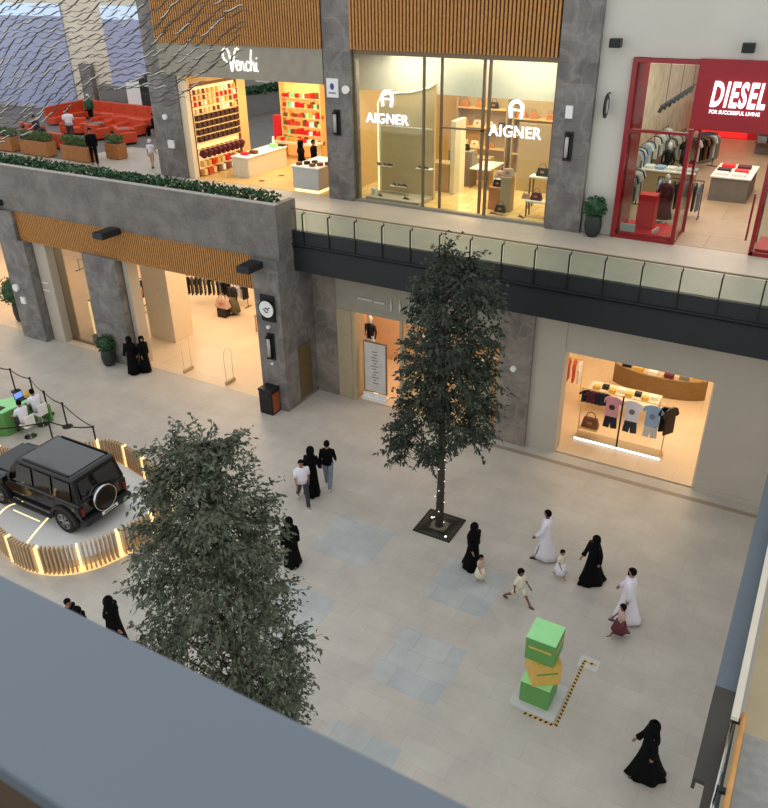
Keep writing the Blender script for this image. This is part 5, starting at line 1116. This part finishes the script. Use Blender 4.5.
# body cross-sections along x : lower tub
def ring(x,w0,w1,z0,z1,c=.06):
    return [(x,-w0,z0),(x,-w1,z0+.35),(x,-w1,z1-c),(x,-w1+c,z1),(x,w1-c,z1),(x,w1,z1-c),(x,w1,z0+.35),(x,w0,z0)]
b=MB(); b.loft([ring(-2.25,.72,.78,.5,.98),ring(-2.1,.84,.88,.42,1.08),ring(-1.1,.88,.92,.4,1.13),ring(-.9,.88,.93,.4,1.16),ring(2.05,.88,.93,.42,1.16),ring(2.2,.84,.9,.46,1.12)]).build('body',m_carp,t,bev=.02)
b=MB(); b.loft([[(x0,-w_,z),(x1,-w_,z),(x1,w_,z),(x0,w_,z)] for x0,x1,w_,z in ((-.95,2.18,.9,1.14),(-.62,2.1,.84,1.5),(-.38,2.03,.79,1.86),(-.3,1.98,.76,1.92))]).build('cabin',m_carp,t,bev=.03)
MB().b(-.2,1.85,-.66,.66,1.915,1.94).build('roof_panel',M('roof_gloss',(30,34,38),.08,var=.3,scale=2,spec=1),t,bev=.01)
for y in (-.72,.72): MB().b(-.1,1.85,y-.02,y+.02,1.93,1.97).build('roof_rail',m_black,t)
for sd in (-1,1):
    for x0,x1 in ((-.5,.32),(.42,1.15),(1.25,1.95)):
        k0,k1=(.24,0) if x0<0 else (0,0)
        P=[(x0,sd*.905,1.2),(x1,sd*.905,1.2),(x1-.02,sd*.818,1.78),(x0+k0+.02,sd*.818,1.78)]
        MB().loft([P,[(x,y+sd*.012,z+.004) for x,y,z in P]]).build('side_window',m_carg,t)
    for x in (-.93,.36,1.2): MB().b(x-.008,x+.008,sd*.928-.006,sd*.928+.006,.5,1.14).build('door_seam',m_beam,t)
    for x in (.2,1.05): MB().b(x-.1,x+.04,sd*.94-.015,sd*.94+.015,1.02,1.06).build('door_handle',m_black,t,bev=.005)
    MB().b(-1.0,1.0,sd*.98-.07,sd*.98+.05,.36,.42).build('running_board',m_carpl,t,bev=.01)
    MB().box((-.78,sd*1.06,1.22),(.14,.22,.2)).build('wing_mirror',m_carp,t,bev=.03)
    for wx in (-1.45,1.5):
        A=[PI*i/12 for i in range(13)]; P=[(wx+.56*math.cos(a),.42+.5*math.sin(a)) for a in A]+[(wx+.44*math.cos(a),.42+.4*math.sin(a)) for a in A[::-1]]
        MB().loft([[(x,sd*.86,z) for x,z in P],[(x,sd*1.0,z) for x,z in P]]).build('wheel_arch',m_carpl,t)
        MB().cyl((wx,sd*.84,.42),(wx,sd*.935,.42),.43,n=24).build('arch_liner',m_black,t)
        c=(wx,sd*.86,.4); pr_=[(.26,-.13),(.37,-.13),(.4,-.1),(.4,.1),(.37,.13),(.26,.13)]
        W_=thing('tmp','x','x'); del W_['label'],W_['category']; W_.name='wheel'; W_.parent=t; W_.location=c
        rg=[[(r_*math.cos(2*PI*i/28),y_,r_*math.sin(2*PI*i/28)) for i in range(28)] for r_,y_ in pr_]
        MB().loft(rg,closed=True).build('tyre',m_tyre,W_,True)
        r_=MB(); r_.cyl((0,sd*.02,0),(0,sd*.05,0),.26,n=28); r_.build('rim_dish',m_beam,W_)
        r_=MB(); r_.loft([[(q*math.cos(2*PI*i/28),y_,q*math.sin(2*PI*i/28)) for i in range(28)] for q,y_ in ((.235,sd*.05),(.27,sd*.05),(.27,sd*.125),(.235,sd*.125))],closed=True)
        for k in range(6):
            for dd in (-.13,.13):
                a=PI/3*k+dd; r_.cyl((.05*math.cos(a),sd*.11,.05*math.sin(a)),(.25*math.cos(a+dd*.3),sd*.1,.25*math.sin(a+dd*.3)),.018,n=6)
        r_.cyl((0,sd*.06,0),(0,sd*.13,0),.06,n=12); r_.build('rim',M('rim_grey',(150,150,150),.3,.8,var=0) if 'rim_grey' not in D.materials else D.materials['rim_grey'],W_)
    MB().b(2.17,2.23,sd*.8-.06,sd*.8+.06,.72,.98).build('tail_lamp',m_tail,t,bev=.01)
    MB().cyl((-2.24,sd*.58,.86),(-2.3,sd*.58,.86),.12,n=18).build('headlamp',m_wht,t)
MB().b(2.1,2.38,-.88,.88,.42,.62).build('rear_bumper',m_carpl,t,bev=.03); MB().b(-2.48,-2.2,-.85,.85,.45,.68).build('front_bumper',m_carpl,t,bev=.03)
P=[(2.195,-.7,1.22),(2.195,.7,1.22),(2.06,.66,1.76),(2.06,-.66,1.76)]; MB().loft([P,[(x+.012,y,z) for x,y,z in P]]).build('rear_window',m_carg,t)
P=[(-.94,-.78,1.2),(-.94,.78,1.2),(-.47,.7,1.8),(-.47,-.7,1.8)]; MB().loft([P,[(x-.012,y,z+.01) for x,y,z in P]]).build('windscreen',m_carg,t)
MB().b(-2.1,-1.0,-.66,.66,1.12,1.17).build('bonnet_panel',m_carp,t,bev=.03)
b=MB()
for k in range(7): b.b(-2.29,-2.25,-.36+k*.12-.025,-.36+k*.12+.025,.66,.95)
b.build('grille',m_black,t)
sp=MB(); sp.loft([[(2.3+y_,-.05+r_*math.cos(2*PI*i/28),.98+r_*math.sin(2*PI*i/28)) for i in range(28)] for r_,y_ in ((.01,-.1),(.36,-.1),(.39,-.06),(.39,.06),(.36,.1),(.01,.1))]).build('spare_wheel',m_tyre,t,True)
MB().loft([[(2.3+y_,-.05+r_*math.cos(2*PI*i/32),.98+r_*math.sin(2*PI*i/32)) for i in range(32)] for r_,y_ in ((.385,-.08),(.41,-.08),(.41,.08),(.385,.08))],closed=True).build('spare_wheel_ring',m_chrome,t,True,label='polished chrome ring')
MB().cyl((2.38,-.05,.98),(2.42,-.05,.98),.31,n=28).build('spare_wheel_cover',m_carp,t)
MB().b(2.38,2.4,-.3,.3,.5,.6).build('number_plate',m_wht,t); MB().b(2.4,2.404,-.22,.22,.52,.58).build('plate_print',m_grey,t)
MB().tube([(2.2,.45,.95),(2.25,.45,.95),(2.25,.45,1.15),(2.2,.45,1.15)],.012,6).build('rear_door_handle',m_black,t)
# ================================================================ CUBES AND TAPE
BX,BY=-3.2,12.55
tag(MB().b(BX-.53,BX+.53,BY-.53,BY+.53,0,.09).build('base_board',m_lgrey,bev=.005),'square white board on the floor under the stacked cubes','board')
def cube(z,s,rz,ma,mt,ms,lab,dx=0,dy=0,h_=None):
    t=thing('display_cube',lab,'cube',(BX+dx,BY+dy,z),rz); h_=h_ or s
    MB().b(-s/2,s/2,-s/2,s/2,0,h_-.02).build('sides',ma,t,bev=.006); MB().b(-s/2,s/2,-s/2,s/2,h_-.02,h_).build('top',mt,t)
    if ms: MB().b(-s*.38,s*.38,-s/2-.006,-s/2,h_*.55,h_*.63).b(s/2,s/2+.006,-s*.38,s*.38,h_*.55,h_*.63).build('printed_band',ms,t)
cube(.09,.68,0,m_green,m_mint,None,'plain green cube at the bottom of the stack',-.02,.0,.62)
cube(.71,.64,.62,m_yel,m_yel,m_green,'twisted orange-yellow cube in the middle of the stack',0,.05,.6)
cube(1.31,.67,.0,m_green,m_mint,m_yel,'mint green cube on top of the stack',-.04,.12,.64)
m_tb=m_black; m_ty=M('tape_yellow',(214,174,90),.6,var=.04)
def tape(a,b_,lab):
    A=Vector((*a,0));B=Vector((*b_,0));d=B-A;L=d.length;t=thing('floor_tape',lab,'tape',(A.x,A.y,.002),math.atan2(d.y,d.x)); n=int(L/.11)
    MB().b(0,L,-.032,.032,0,.003).build('strip',m_ty,t); k_=MB()
    for i in range(n): 
        x=i*L/n; k_.add([(x,-.032,.007),(x+.05,-.032,.007),(x+.075,.032,.007),(x+.025,.032,.007)],[(0,1,2,3)])
    k_.build('black_stripes',m_tb,t)
tape((-3.35,11.98),(-2.62,11.98),'short black and yellow hazard tape along the front of the white board'); tape((-2.6,11.98),(-2.6,14.1),'long black and yellow hazard tape running along the right of the cubes'); tape((-2.62,14.12),(-2.3,14.12),'short end piece of black and yellow hazard tape by the floor box')
tag(MB().b(-2.72,-2.25,13.92,14.3,0,.0015).build('floor_sticker',m_lgrey),'pale square sticker on the floor at the far end of the hazard tape','sticker')

# ---------------------------------------------------------------- sub-parts sit under their parts
SUB={'display':'screen','printed_band':'sides','flap':'body','lens':'housing','spare_wheel_ring':'spare_wheel','spare_wheel_cover':'spare_wheel','plate_print':'number_plate','side_window':'cabin','rear_window':'cabin','windscreen':'cabin','roof_panel':'cabin','roof_rail':'cabin','door_handle':'body','door_seam':'body','wing_mirror':'body','rear_door_handle':'cabin','grille':'body','black_stripes':'strip','printed_emblem':'cloth','emblem':'disc','mark':'disc','printed_mark':'face','caption':'plate','slot':'body','foliage':'','poster':'frame','print':'frame','lit_strip':'frame','eye':'body','mouth':'body','beard':'body'}
for o in list(D.objects):
    if o.parent and o.parent.parent is None and o.parent.type=='EMPTY':
        base=o.name.split('.')[0]; tg=SUB.get(base)
        if tg:
            for q in o.parent.children:
                if q!=o and q.name.split('.')[0]==tg and tuple(q.location)==(0,0,0): o.parent=q; break
